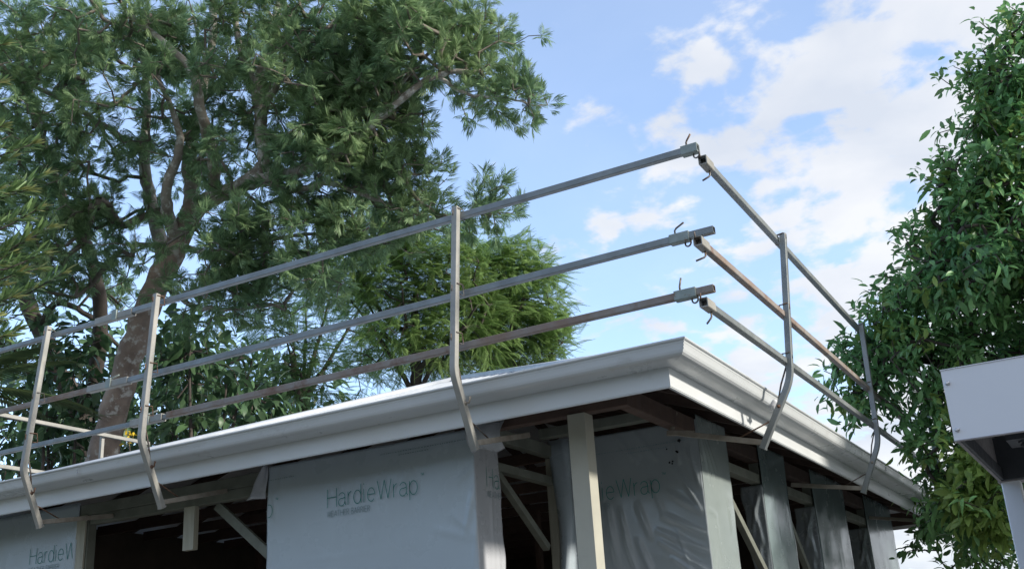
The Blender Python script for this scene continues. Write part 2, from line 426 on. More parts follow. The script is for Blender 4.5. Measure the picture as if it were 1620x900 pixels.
# corner bracket straps of bent metal hanging at the beam corner
for i, (x, y) in enumerate(((-.62, .44), (-.86, .44), (-.50, .40))):
    mb = MB(); p = H(x, y, .20)
    mb.bar(p, p+V(.02, -.005, -.075), .004, .03, V(0, 1, 0)); hp(mb, 'tie_strap', 'screw')
# painted porch post
mb = MB(); mb.box(H(-.885, YW-.022, ZF), H(-.765, YW+.098, .068)); hp(mb, 'porch_post', 'post_paint')
# left wall (faces the viewer's left): plates and studs
WT = .09
stick((-LX+OV, YW+.045, .035), (-1.61, YW+.045, .035), WT, .09, 'top_plate', 'pine_h')
stick((-5.3, YW+.045, -.05), (-3.3, YW+.045, -.05), WT-.006, .075, 'lintel', 'pine_h')
for x in (-7.0, -6.4, -5.9, -5.34, -3.34, -2.8, -2.2, -1.66):
    stick((x, YW+.047, ZF), (x, YW+.047, -.012), .045, WT-.008, 'stud', 'pine_h')
mb = MB(); mb.box(H(-5.435, YW-.016, ZF), H(-5.33, YW+.0, -.012)); hp(mb, 'jamb_board', 'pine')
mb = MB(); mb.box(H(-4.235, YW-.004, -.415), H(-4.125, YW+.044, -.088)); hp(mb, 'hanging_stud', 'pine')
stick((-3.96, YW+.07, -.10), (-3.40, YW+.07, -.545), .035, .07, 'diagonal_brace', 'pine_h')
stick((-LX+OV, YW+.047, ZF+.02), (-1.61, YW+.047, ZF+.02), WT, .045, 'bottom_plate', 'pine_h')
# recess side frame x=-1.6
stick((-1.645, .80, .12), (-1.645, 1.70, .12), .07, .09, 'top_plate', 'pine_h')
stick((-1.645, .80, -.105), (-1.645, 1.66, -.105), .07, .06, 'noggin', 'pine_h')
stick((-1.645, .82, -.14), (-1.645, 1.50, -.60), .05, .05, 'diagonal_brace', 'pine_h')
stick((-1.645, 1.66, ZF), (-1.645, 1.66, .07), .07, .06, 'stud', 'pine')
# right wall (x=XW) plates, studs, braces
RW0 = 1.68
stick((XW-.045, 2.02, .13), (XW-.045, LY-OV, .13), WT, .12, 'top_plate', 'rafter_wood')
stick((XW-.045, 2.25, -.065), (XW-.045, LY-OV, -.065), WT-.01, .075, 'noggin', 'pine_h')
for y in (1.74, 2.2, 3.1, 3.7, 4.66, 5.7, 6.8, 7.5, 8.06):
    stick((XW-.047, y, ZF), (XW-.047, y, .068), WT-.01, .045, 'stud', 'pine_h')
stick((XW-.045, 2.30, -.28), (XW-.045, 3.0, -.80), .05, .06, 'diagonal_brace', 'pine_h')
stick((XW-.045, 3.84, -.30), (XW-.045, 4.55, -1.0), .05, .06, 'diagonal_brace', 'pine_h')
stick((XW-.047, RW0, ZF+.02), (XW-.047, LY-OV, ZF+.02), WT, .045, 'bottom_plate', 'pine_h')
# ceiling joists
for i in range(11):
    y = 2.1 + i*.6
    stick((-LX+OV, y, .20), (XW-.1, y, .20), .04, .09, 'ceiling_joist', 'rafter_wood')
# inner partition frame seen through the openings
for x in (-6.6, -6.0, -5.4, -4.8, -4.2, -3.6, -3.0, -2.4):
    stick((x, 3.9, ZF), (x, 3.9, .08), .045, .08, 'partition_stud', 'rafter_wood')
stick((-LX+OV, 3.9, -.9), (-1.7, 3.9, -.9), .07, .045, 'noggin', 'rafter_wood')
# floor and foundation
mb = MB(); mb.box(H(-LX+OV, OV, ZF-.12), H(-OV, LY-OV, ZF)); hp(mb, 'floor', 'floor_board')
mb = MB(); mb.box(V(C[0]-LX+OV+.05, C[1]+OV+.05, -.1), V(C[0]-OV-.05, C[1]+LY-OV-.05, C[2]+ZF-.121)); hp(mb, 'foundation', 'concrete')

# ---- building wrap sheets -------------------------------------------------
def fold(u, v, x0, z0, x1, z1, w, a):
    d = V(x1-x0, z1-z0); L = np.linalg.norm(d); d = d/L
    s = (u-x0)*d[0] + (v-z0)*d[1]; q = -(u-x0)*d[1] + (v-z0)*d[0]
    t = np.clip(s/L, 0, 1)
    env = np.where((s > -w) & (s < L+w), np.sin(np.pi*np.clip((s+w)/(L+2*w), 0, 1))**0.6, 0)
    return a*env*np.exp(-(q/w)**2)
def wrap(name, plane, val, u0, u1, z0, z1, folds=(), edge=None, material='wrap', step=.014, ripple=.0012, sgn=1, parent=None, seed=0, thick=.003, fold_gain=1.0):
    """sheet of wrap: plane 'y' faces -y, plane 'x' faces +x; folds press the sheet outwards."""
    nu = max(int((u1-u0)/step), 2); nv = max(int((z1-z0)/(step*1.4)), 2)
    U, Vv = np.meshgrid(np.linspace(u0, u1, nu+1), np.linspace(z0, z1, nv+1))
    rs = np.random.default_rng(seed+11)
    out = np.zeros_like(U)
    for _ in range(9):
        kx, kz, ph = rs.normal(0, 5), rs.normal(0, 4), rs.uniform(0, 6.28)
        out += ripple*np.sin(kx*U+kz*Vv+ph)
    for f in folds: out += fold(U, Vv, *f)*fold_gain
    if edge is not None:
        U = U + edge(U, Vv)
    pos = np.stack([U, np.full_like(U, val)-out, Vv], -1) if plane == 'y' else np.stack([np.full_like(U, val)+out, U, Vv], -1)
    pos = pos.reshape(-1, 3) + C
    W = nu+1
    fs = []
    for j in range(nv):
        for i in range(nu):
            q = (j*W+i, j*W+i+1, (j+1)*W+i+1, (j+1)*W+i)
            fs.append(q)
    mb = MB(); mb.add(pos, fs, True)
    o = hp(mb, name, material, parent)
    sm = o.modifiers.new('thickness', 'SOLIDIFY'); sm.thickness = thick; sm.offset = -1
    return o
ZB = -1.6
def edge_wob(side, amp, u_edge, width, seed):
    rs = np.random.default_rng(seed); ph = rs.uniform(0, 6.28, 3)
    def fn(U, Z):
        w = np.clip(1-np.abs(U-u_edge)/width, 0, 1)
        return w*amp*(np.sin(5*Z+ph[0])+.6*np.sin(13*Z+ph[1])+.35*np.sin(29*Z+ph[2]))
    return fn
# front-left wall, main sheet
fm = [(-1.62, -.16, -1.74, -.24, .012, .006), (-1.62, -.30, -1.66, -.52, .02, .010), (-1.61, -.60, -1.78, -.44, .018, .008),
      (-1.61, -.62, -1.92, -.52, .02, .005), (-1.63, -.36, -1.70, -.60, .014, .007), (-1.64, -.85, -1.60, -.5, .012, .006),
      (-2.45, -.50, -2.455, -.53, .008, .004), (-2.50, -.36, -2.46, -.40, .008, .003), (-2.12, -.45, -2.13, -.9, .006, .0025),
      (-3.37, -.3, -3.36, -.9, .012, .006), (-3.33, -.05, -3.30, -.3, .02, .007), (-3.26, .08, -3.25, -.12, .018, .009), (-3.20, .1, -3.21, -.1, .015, .006),
      (-2.2, -.1, -2.205, -1.5, .02, .0016), (-2.8, -.1, -2.795, -1.5, .02, .0014), (-3.3, -.62, -2.2, -.60, .012, .0012), (-2.76, -.73, -2.74, -.72, .01, .004), (-2.0, -.33, -2.01, -.345, .006, .003), (-2.45, -.78, -2.43, -.78, .008, .003)]
w_main = wrap('wrap_sheet', 'y', YW-.012, -3.385, -1.597, ZB, .10, fm, edge_wob(0, .004, -3.385, .1, 3), 'wrap', seed=1)
# its loose upper corner hanging over the window opening
mb = MB(); nn = 10
P0 = []
for j in range(nn+1):
    for i in range(7):
        t = j/nn; s = i/6
        z = .11 - t*.24 - s*0.02*math.sin(t*3)
        x = -3.385 - s*(.03+.135*t) + .012*math.sin(5*t+3*s)
        y = YW-.014 - .05*math.sin(s*2.2)*t - .02*s - .012*math.sin(s*9+t*3)
        P0.append(H(x, y, z))
mb.add(P0, [(j*7+i+1, j*7+i, (j+1)*7+i, (j+1)*7+i+1) for j in range(nn) for i in range(6)], True)
o = hp(mb, 'loose_wrap_flap', 'wrap_back', w_main); sm = o.modifiers.new('thickness', 'SOLIDIFY'); sm.thickness = .002
# sheet left of the opening
fl = [(-5.9, -.2, -5.95, -.5, .02, .004), (-6.25, -.25, -6.2, -.6, .02, .007), (-5.6, -.35, -5.5, -.6, .02, .003)]
w_left = wrap('wrap_sheet', 'y', YW-.013, -7.12, -5.42, ZB, .10, fl, None, 'wrap', step=.03, seed=2)
# return into the entry recess (faces the right)
fr = [(.66, -.1, .655, -.9, .015, .007), (.70, -.5, .72, -1.2, .02, .008), (.60, -.05, .63, -.4, .02, .006)]
w_ret = wrap('wrap_sheet', 'x', -1.597, YW-.012, .79, ZB, .10, fr, edge_wob(0, .010, .79, .15, 5), 'wrap_back', seed=3)
# bunched loose wrap under the eave by the third guard post
mb = MB(); P0 = []
for j in range(8):
    for i in range(9):
        t = j/7; s = i/8
        P0.append(H(-1.60+.26*s, YW-.03-.06*math.sin(t*3.1)-.015*math.sin(11*s+4*t), .13-.20*t+.02*math.sin(6*s)))
mb.add(P0, [(j*9+i, j*9+i+1, (j+1)*9+i+1, (j+1)*9+i) for j in range(7) for i in range(8)], True)
o = hp(mb, 'loose_wrap_flap', 'wrap_back', w_ret); sm = o.modifiers.new('thickness', 'SOLIDIFY'); sm.thickness = .002
# entry recess wall behind the porch post
f2 = [(-.50, -.45, -.66, -.12, .014, .012), (-.50, -.47, -.74, -.30, .016, .010), (-.49, -.30, -.54, .0, .012, .010), (-.49, -.20, -.60, .02, .012, .009),
      (-.49, -.62, -.80, -.45, .018, .009), (-.49, -.74, -.85, -.55, .018, .008), (-.49, -.88, -.84, -.62, .018, .009), (-.5, -.95, -.75, -.75, .02, .008),
      (-1.12, -.36, -1.08, -.60, .012, .010), (-1.10, -.55, -1.02, -.86, .016, .012), (-1.22, -.32, -1.17, -.80, .02, .012), (-.98, -.35, -.90, -.60, .018, .007),
      (-.86, -.20, -.78, -.45, .016, .006), (-.93, .15, -.80, -.05, .02, .008), (-1.10, .18, -.98, -.02, .02, .008), (-1.0, -.60, -.88, -.95, .02, .009),
      (-1.3, .1, -1.24, -.3, .02, .010), (-.64, .05, -.62, -.1, .015, .010), (-1.33, -.3, -1.3, -1.0, .02, .010), (-.7, -.55, -.62, -.85, .014, .006)]
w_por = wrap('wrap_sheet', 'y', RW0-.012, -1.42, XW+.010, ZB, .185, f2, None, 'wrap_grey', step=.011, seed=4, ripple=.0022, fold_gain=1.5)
# curled free edge of that sheet
mb = MB(); P0 = []
for j in range(15):
    for i in range(9):
        t = j/14; s = i/8
        z = .20 - 1.7*t
        wd = .02 + .20*min(1, t*2.2)*(1 if t < .34 else max(.25, 1-(t-.34)*2.4)) + .06*t
        x = -1.42 - .05 - .18*s + wd*.55*math.sin(s*2.4)
        y = RW0-.02 - .16*math.sin(s*math.pi*.8)*(.35+t) - .015*math.sin(7*s+5*t)
        P0.append(H(x, y, z))
mb.add(P0, [(j*9+i, j*9+i+1, (j+1)*9+i+1, (j+1)*9+i) for j in range(14) for i in range(8)], True)
o = hp(mb, 'curled_wrap_edge', 'wrap', w_por); sm = o.modifiers.new('thickness', 'SOLIDIFY'); sm.thickness = .002
# pin-holes torn in it
for x, z, r_ in ((-.60, .045, .016), (-.625, -.03, .012), (-.69, -.10, .008), (-.665, -.095, .007), (-.70, .0, .006), (-.67, -.11, .006)):
    mb = MB(); pts = []
    for i in range(9):
        a = 2*math.pi*i/9; rr = r_*random.uniform(.6, 1.25)
        pts.append(H(x+rr*math.cos(a), RW0-.042, z+rr*math.sin(a)))
    pts2 = [p+V(0, .004, 0) for p in pts]
    mb.add(pts+pts2, [tuple(range(9))[::-1]]+[(i, (i+1) % 9, 9+(i+1) % 9, 9+i) for i in range(9)]); hp(mb, 'torn_hole', 'hole_black', w_por)
# right wall strips of wrap, each with its foil return into the opening
def vfolds(y0, y1, n, rs, a=.006):
    out = []
    for _ in range(n):
        y = rs.uniform(y0+.02, y1-.02); z = rs.uniform(-1.0, .1)
        out.append((y, z, y+rs.uniform(-.06, .06), z-rs.uniform(.2, .5), rs.uniform(.008, .018), rs.uniform(.4, 1)*a))
    return out
rs = np.random.default_rng(21)
strip1 = [(1.72, .10, 1.80, -.25, .012, .009), (1.76, .08, 1.92, -.22, .012, .008), (1.80, .10, 1.98, -.15, .012, .006), (1.70, -.45, 1.86, -.47, .012, .006), (1.78, -.75, 1.72, -.9, .012, .005)] + vfolds(1.7, 2.25, 5, rs, .004)
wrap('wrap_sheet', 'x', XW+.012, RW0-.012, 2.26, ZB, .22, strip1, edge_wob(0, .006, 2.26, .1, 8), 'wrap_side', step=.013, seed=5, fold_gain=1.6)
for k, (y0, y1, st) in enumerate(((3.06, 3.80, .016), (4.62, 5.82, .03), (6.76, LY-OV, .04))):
    wrap('wrap_sheet', 'x', XW+.012, y0, y1, ZB, .22, vfolds(y0, y1, 8, rs, .006), edge_wob(0, .008, y1, .1, 9+k), 'wrap_shaded', step=st, seed=6+k)
    # foil-like return on the near jamb (faces the viewer), loose and creased
    xs = XW+.010
    wrap('wrap_return', 'y', y0-.006, xs-.165-.03*k, xs, ZB, -.115-.01*k,
         [(xs-.03, -.15, xs-.13, -.5, .014, .018), (xs-.11, -.14, xs-.05, -.6, .014, .014), (xs-.08, -.5, xs-.10, -1.1, .018, .014), (xs-.03, -.6, xs-.05, -1.2, .012, .010)],
         edge_wob(0, .012, xs-.165, .1, 31+k), 'wrap_foil', step=.012, seed=12+k)
# far walls: unlit interior put into the sheet colour, one gap left near the far right corner
wrap('wall_sheathing', 'x', -LX+OV, OV, LY-OV, ZF, .22, (), None, 'wall_shade', step=.3, seed=30)
wrap('wall_sheathing', 'y', LY-OV, -LX+OV, -1.35, ZF, .22, (), None, 'wall_shade', step=.3, seed=31)
wrap('wall_sheathing', 'y', LY-OV, -1.36, -OV, -.50, .22, (), None, 'wall_shade', step=.3, seed=32)
wrap('wall_sheathing', 'y', LY-OV, -1.36, -OV, ZF, -1.3, (), None, 'wall_shade', step=.3, seed=33)

# ---- printed lettering, drawn as thin single strokes -----------------------
def arc(cx, cy, rx, ry, a0, a1, n=14):
    return [(cx+rx*math.cos(R(a0+(a1-a0)*i/n)), cy+ry*math.sin(R(a0+(a1-a0)*i/n))) for i in range(n+1)]
XH = .70   # x-height for cap height 1
GLY = {
 'H': (.74, [[(0, 0), (0, 1)], [(.72, 0), (.72, 1)], [(0, .53), (.72, .53)]]),
 'a': (.60, [arc(.26, XH-.22, .24, .22, 160, 0, 10)+[(.50, .12), (.58, .01)], [(.50, .43)]+[(.3, .39)]+arc(.22, .2, .21, .20, 90, 270, 10)+arc(.25, .25, .25, .25, 270, 355, 6)]),
 'r': (.30, [[(0, 0), (0, XH)], [(0, .38)]+arc(.27, .38, .27, .31, 180, 92, 8)]),
 'd': (.64, [[(.56, 0), (.56, 1)], arc(.28, .345, .28, .355, 0, 360, 26)]),
 'i': (.13, [[(0, 0), (0, XH)], [(0, .93), (0, 1.0)]]),
 'e': (.62, [[(.02, .37), (.55, .37)]+arc(.28, .345, .275, .355, 4, 318, 24)]),
 'W': (1.06, [[(0, 1), (.26, 0), (.52, 1), (.78, 0), (1.04, 1)]]),
 'p': (.64, [[(0, -.28), (0, XH)], arc(.28, .345, .28, .355, 180, 540, 26)]),
 'E': (.60, [[(.5, 0), (0, 0), (0, 1), (.5, 1)], [(0, .53), (.46, .53)]]),
 'A': (.76, [[(0, 0), (.34, 1), (.68, 0)], [(.12, .36), (.56, .36)]]),
 'T': (.62, [[(0, 1), (.6, 1)], [(.3, 0), (.3, 1)]]),
 'R': (.64, [[(0, 0), (0, 1), (.3, 1)]+arc(.3, .765, .24, .235, 90, -90, 8)+[(0, .53)], [(.3, .53), (.54, 0)]]),
 'B': (.64, [[(0, 0), (0, 1), (.3, 1)]+arc(.3, .765, .22, .235, 90, -90, 8)+[(0, .53)], [(.3, .53)]+arc(.3, .265, .26, .265, 90, -90, 8)+[(0, 0)]]),
 'I': (.14, [[(0, 0), (0, 1)]]),
 'M': (.82, [[(0, 0), (0, 1), (.38, 0), (.76, 1), (.76, 0)]]),
 ' ': (.35, []),
}
def lettering(text, plane, val, u, z, h, w, name, material, parent, umin=-99, umax=99, gap=.14, width=None, drop=0.0):
    tot = sum(GLY[c][0]+gap for c in text)-gap
    sx = h if width is None else width/tot
    mb = MB(); cu = u
    for ch in text:
        adv, strokes = GLY[ch]
        for st in strokes:
            pts = []
            for a, b in st:
                U = cu + a*sx; Z = z + b*h + drop*(U-u)
                if U < umin or U > umax: continue
                pts.append(H(U, val, Z) if plane == 'y' else H(val, U, Z))
            run_ = pts[:1]
            for q in range(1, len(pts)):           # break the stroke at sharp corners
                run_.append(pts[q])
                last = q == len(pts)-1
                if last or unit(pts[q]-pts[q-1]) @ unit(pts[q+1]-pts[q]) < .6:
                    mb.ribbon(run_, w, (0, -1, 0) if plane == 'y' else (1, 0, 0)); run_ = [pts[q]]
        cu += (adv+gap)*sx
    if mb.v: return hp(mb, name, material, parent)
def brand_print(plane, val, u, z, parent, umin=-99, umax=99):
    lettering('HardieWrap', plane, val, u, z, .130, .0050, 'printed_lettering', 'ink_green', parent, umin, umax, width=.78)
    lettering('TM', plane, val, u+.80, z+.118, .016, .0022, 'printed_lettering', 'ink_green', parent, umin, umax)
    lettering('WEATHER BARRIER', plane, val, u-.002, z-.066, .040, .0034, 'printed_lettering', 'ink_pale', parent, umin, umax, width=.375)
def dotted_line(plane, val, u0, u1, z, parent):
    mb = MB(); u = u0; rs = random.Random(int(abs(u0)*100))
    while u < u1:
        l = rs.uniform(.006, .016)
        P = (lambda uu: H(uu, val, z)) if plane == 'y' else (lambda uu: H(val, uu, z))
        mb.ribbon([P(u), P(u+l)], .006, (0, -1, 0) if plane == 'y' else (1, 0, 0)); u += l + rs.uniform(.006, .012)
    hp(mb, 'printed_dash_line', 'ink_pale', parent)
brand_print('y', YW-.0215, -2.82, -.272, w_main)
brand_print('y', YW-.0215, -4.10, -.272, w_main, umin=-3.372)
brand_print('y', YW-.0205, -5.98, -.345, w_left, umax=-5.43)
brand_print('y', RW0-.038, -1.555, -.294, w_por, umin=-1.41)
brand_print('x', -1.588, .60, -.272, w_ret, umax=.78)
dotted_line('y', YW-.0215, -2.35, -1.65, .035, w_main); dotted_line('y', YW-.0215, -2.2, -1.95, .012, w_main)
dotted_line('y', YW-.030, -3.36, -3.12, -.005, w_main)
dotted_line('y', RW0-.036, -1.36, -.56, .045, w_por); dotted_line('y', RW0-.036, -1.02, -.70, .015, w_por)

# ------------------------------------------------------------------ guard posts
def bend_path(pts, r=.10, n=6):
    """rounds the corner of a three-point path"""
    a, b, c = [V(*p) for p in pts]; u, v = unit(a-b), unit(c-b)
    p, q = b+u*r, b+v*r; out = [a]
    for i in range(n+1):
        t = i/n; out.append((1-t)**2*p + 2*t*(1-t)*b + t*t*q)
    return out + [c]
def sq_path(mb, pts, w, side):
    """square tube swept along a planar path; side = constant sideways axis"""
    side = unit(V(*side)); n = len(pts); c = w*.07; Wd = w/2
    sec = [(Wd-c,-Wd),(Wd,-Wd+c),(Wd,Wd-c),(Wd-c,Wd),(-Wd+c,Wd),(-Wd,Wd-c),(-Wd,-Wd+c),(-Wd+c,-Wd)]
    vs = []
    for i, p in enumerate(pts):
        t = unit(pts[min(i+1, n-1)]-pts[max(i-1, 0)]); s2 = np.cross(t, side)
        vs += [p + side*x + s2*y for x, y in sec]
    fs = [(i*8+j, i*8+(j+1) % 8, (i+1)*8+(j+1) % 8, (i+1)*8+j) for i in range(n-1) for j in range(8)]
    fs = [f[::-1] for f in fs] + [tuple(range(8)), tuple(range((n-1)*8, n*8))[::-1]]
    mb.add(vs, fs)
def guard_post(side, pos, top_off, top_z, bend_off, bend_z, bot_off, bot_z, arm_in, arm_z, rails, label, rusty=False, strut=False, group='guard posts clamped along the eaves', material='galv_post'):
    """side 'L': eave running along x, outwards is -y; side 'R': eave along y, outwards is +x."""
    if side == 'L':
        P = lambda o, z, s=0.0: H(pos+s, -o, z); along = V(1, 0, 0); outv = V(0, -1, 0)
    else:
        P = lambda o, z, s=0.0: H(o, pos+s, z); along = V(0, 1, 0); outv = V(1, 0, 0)
    base = P(bot_off, bot_z)
    t = thing('guard_post', tuple(base), label, 'guard post', group)
    mb = MB(); sq_path(mb, bend_path([P(top_off, top_z), P(bend_off, bend_z), P(bot_off, bot_z)], .045 if side == 'L' else .08), .041, along); up = mb.build('upright', material, t)
    mb = MB(); mb.bar(P(bot_off, bot_z, 0)+V(0, 0, .036), P(-arm_in, arm_z), .034, .034, along); mb.build('support_arm', 'arm_timber', t)
    # thin brace between leg and arm
    k = .42; la = P(bot_off+(bend_off-bot_off)*k, bot_z+(bend_z-bot_z)*k)
    f = .24; ar = P(bot_off+(-arm_in-bot_off)*f, bot_z+.036+(arm_z-bot_z-.036)*f)+V(0, 0, .016)
    mb = MB(); mb.tube([la, ar], .005, 6); mb.build('brace_rod', 'rust_rod' if rusty else 'rod', t)
    # stiffener rod on the inside of the bend
    a = P(top_off+(bend_off-top_off)*.90-.020, top_z+(bend_z-top_z)*.90); b = P(bend_off+(bot_off-bend_off)*.34-.022, bend_z+(bot_z-bend_z)*.34)
    mb = MB(); mb.tube([a, (a+b)/2-outv*.008, b], .006, 6); mb.build('bend_stiffener', 'rod', t)
    # locking pin through the leg
    kk = .60; c = P(bot_off+(bend_off-bot_off)*kk, bot_z+(bend_z-bot_z)*kk)
    mb = MB(); mb.tube([c-along*.03, c+along*.045, c+along*.055+V(0, 0, .035)], .007, 6); mb.tube([c-along*.021, c-along*.016], .013, 10); mb.tube([c+along*.019, c+along*.026], .013, 10)
    mb.build('locking_pin', 'rust_rod' if rusty else 'arm_timber', t)
    # foot plate at the leg end
    mb = MB(); d = unit(P(bot_off, bot_z)-P(bend_off, bend_z)); mb.bar(P(bot_off, bot_z)-d*.004, P(bot_off, bot_z)+d*.005, .047, .047, along); mb.build('end_cap', material, t)
    if strut:
        e = P(-arm_in, arm_z)
        mb = MB(); mb.bar(e, e+along*.06+outv*.02+V(0, 0, .15), .022, .03); mb.bar(e-outv*.03, e+outv*.16+V(0, 0, -.03), .03, .034); mb.build('arm_strut', 'arm_timber', t)
    # wire loops holding each rail
    for z in rails:
        kz = (z-bend_z)/(top_z-bend_z); o_ = bend_off+(top_off-bend_off)*kz
        mb = MB(); q = .024
        mb.tube([P(o_-.055, z+.020, -q), P(o_+.010, z+.028, -q), P(o_+.022, z+.026, -q*.4), P(o_+.022, z-.012, -q*.4)], .004, 6)
        mb.tube([P(o_+.012, z+.034, q), P(o_-.050, z+.040, q), P(o_-.062, z-.028, q), P(o_-.02, z-.030, q)], .004, 6)
        mb.build('rail_hook', 'rust_rod' if (rusty and random.random() < .6) else 'rod', t)
    return t
LZ = (1.285, .765, .445)
guard_post('L', -1.194, .275, 1.333, .378, .226, .176, -.196, .485, -.006, LZ, 'galvanised guard post on the left eave nearest the house corner', strut=False)
guard_post('L', -3.795, .315, 1.335, .380, .234, .158, -.208, .46, -.02, LZ, 'galvanised guard post on the left eave above the hanging stud', rusty=True)
guard_post('L', -5.022, .290, 1.351, .390, .195, .200, -.203, .46, -.055, LZ, 'galvanised guard post at the far left edge with rusty brace rod', rusty=True)
guard_post('R', 1.273, .445, 1.245, .348, .243, .105, -.172, .51, .029, (1.215, .722, .39), 'galvanised guard post on the right eave nearest the house corner', rusty=True, strut=True, material='galv')
guard_post('R', 3.913, .362, 1.297, .334, .236, .140, -.163, .46, -.015, (1.255, .735, .411), 'grey guard post on the right eave in front of the broad-leaved tree', material='galv')
guard_post('R', 6.9, .36, 1.30, .334, .236, .140, -.163, .46, -.015, (1.255, .735, .411), 'dark guard post at the far end of the right eave half behind leaves', material='galv')

# ------------------------------------------------------------------ guard rails
GR = 'guard rails along the eaves'
def handle(mb, c, up, away, bend=1.0):
    c = V(*c); up = V(*up); away = V(*away)
    mb.tube([c, c+up*.030, c+up*.040+away*.010*bend, c+up*(.040+.022*(2-bend))+away*.055*bend], .0055, 7)
def left_rail(xa, za, xb, zb, label, material, y=-.235, collar=None, w=.040, sleeve=None, hb=1.0):
    A, B = H(xa, y, za), H(xb, y, zb)
    t = thing('guard_rail', tuple((A+B)/2), label, 'guard rail', GR)
    mb = MB(); mb.bar(A, B, w, w, hollow=.06); mb.build('tube', material, t)
    f = lambda x: za+(zb-za)*(x-xa)/(xb-xa)
    if collar:
        x0, x1 = collar
        mb = MB(); mb.bar(H(x0, y, f(x0)), H(x1, y, f(x1)), .052, .056, hollow=.012); cl = mb.build('clamp_collar', 'clamp_green', t)
        mb = MB(); handle(mb, H(x0+.03, y, f(x0)+.024), (0, 0, 1), (.9, -.3, 0), hb); mb.tube([H(x0+.03, y, f(x0)+.02), H(x0+.03, y, f(x0)+.032)], .010, 8); mb.build('clamp_handle', 'rod', cl)
        mb = MB(); mb.ring(H(x1-.015, y, f(x1)-.038), (.3, 1, 0), .020, .0048); mb.build('link_ring', 'rod', cl)
    if sleeve:
        x0, x1 = sleeve
        mb = MB(); mb.bar(H(x0, y, f(x0)), H(x1, y, f(x1)), .049, .052, hollow=.02); cl = mb.build('joint_sleeve', 'galv_post', t)
        xm = x0+(x1-x0)*.55
        mb = MB(); mb.bar(H(xm, y-.028, f(xm)-.03), H(xm, y-.028, f(xm)+.045), .05, .012, V(0, 1, 0)); mb.tube([H(xm, y, f(xm)+.02), H(xm, y, f(xm)+.05), H(xm+.09, y-.01, f(xm)+.056)], .006, 7)
        mb.build('joint_clamp', 'clamp_green', cl)
    return t
left_rail(.410, 1.276, -4.45, 1.302, 'top guard rail above the left eave, running to the corner', 'galv', collar=(.315, .412), hb=.7)
left_rail(.442, .763, -4.35, .757, 'middle guard rail above the left eave, running to the corner', 'galv', collar=(.185, .30), hb=1.3)
left_rail(.400, .430, -3.70, .424, 'rusty lowest guard rail above the left eave, running to the corner', 'galv_rust', collar=(.175, .30), hb=.3)
left_rail(-4.25, 1.292, -7.9, 1.300, 'top guard rail piece at the far left, joined by a sleeve', 'galv', w=.034, sleeve=(-4.52, -4.12))
left_rail(-4.15, .758, -7.9, .79, 'rust-tinged middle guard rail piece at the far left, joined by a sleeve', 'galv_rust', w=.034, sleeve=(-4.55, -4.12))
left_rail(-3.2, .424, -7.9, .455, 'lowest guard rail piece at the far left, overlapping the rusty rail', 'galv', w=.032, y=-.200, sleeve=(-4.10, -3.78))
def right_rail(pts, label, material, w=.040, hb=1.0):
    pts = [H(*p) for p in pts]
    t = thing('guard_rail', tuple(sum(pts)/len(pts)), label, 'guard rail', GR)
    mb = MB(); mb.bar(pts[0], pts[-1], w, w, hollow=.06); mb.build('tube', material, t)
    d = unit(pts[-1]-pts[0])
    mb = MB(); mb.bar(pts[0]-d*.012, pts[0]+d*.12, .050, .054, hollow=.05); cl = mb.build('clamp_collar', 'galv_post', t)
    mb = MB(); c = pts[0]+d*.10-V(0, 0, .024); handle(mb, c, (0, 0, -1), (-.75, -.6, 0), hb); mb.build('clamp_handle', 'rod', cl)
    mb = MB(); mb.ring(pts[0]+V(-.012, -.012, .036), (1, .3, 0), .016, .0045); mb.build('link_ring', 'rod', cl)
    return t
right_rail([(.425, -.215, 1.200), (.305, 4.75, 1.272)], 'top guard rail above the right eave', 'galv', hb=.9)
right_rail([(.385, -.36, .668), (.275, 7.2, .745)], 'rusty middle guard rail above the right eave', 'galv_rust', hb=1.1)
right_rail([(.345, -.27, .350), (.270, 7.2, .435)], 'lowest guard rail above the right eave', 'galv', hb=.6)
# far-side rails, seen over the roof at the left
FX = -LX-.32
for z, lab in ((1.432, 'thin upper rail on the far-left side of the roof'), (.90, 'thin lower rail on the far-left side of the roof')):
    mb = MB(); a, b = H(FX, -.3, z), H(FX, 3.4 if z > 1 else 2.3, z); mb.bar(a, b, .04, .04, hollow=.05)
    o = thing('guard_rail', tuple((a+b)/2), lab, 'guard rail', 'guard rails on the far side'); mb.build('tube', 'galv_post', o)
t = thing('guard_post', tuple(H(FX-.03, 2.75, .15)), 'guard post on the far-left side of the roof, in front of tree trunk', 'guard post')
mb = MB(); mb.bar(H(FX-.04, 2.75, .2), H(FX-.04, 2.75, 1.5), .04, .04); mb.build('upright', 'galv_post', t)
mb = MB(); mb.bar(H(FX-.04, 2.75, .25), H(-LX+.3, 2.75, .1), .03, .03); mb.build('support_arm', 'galv_post', t)

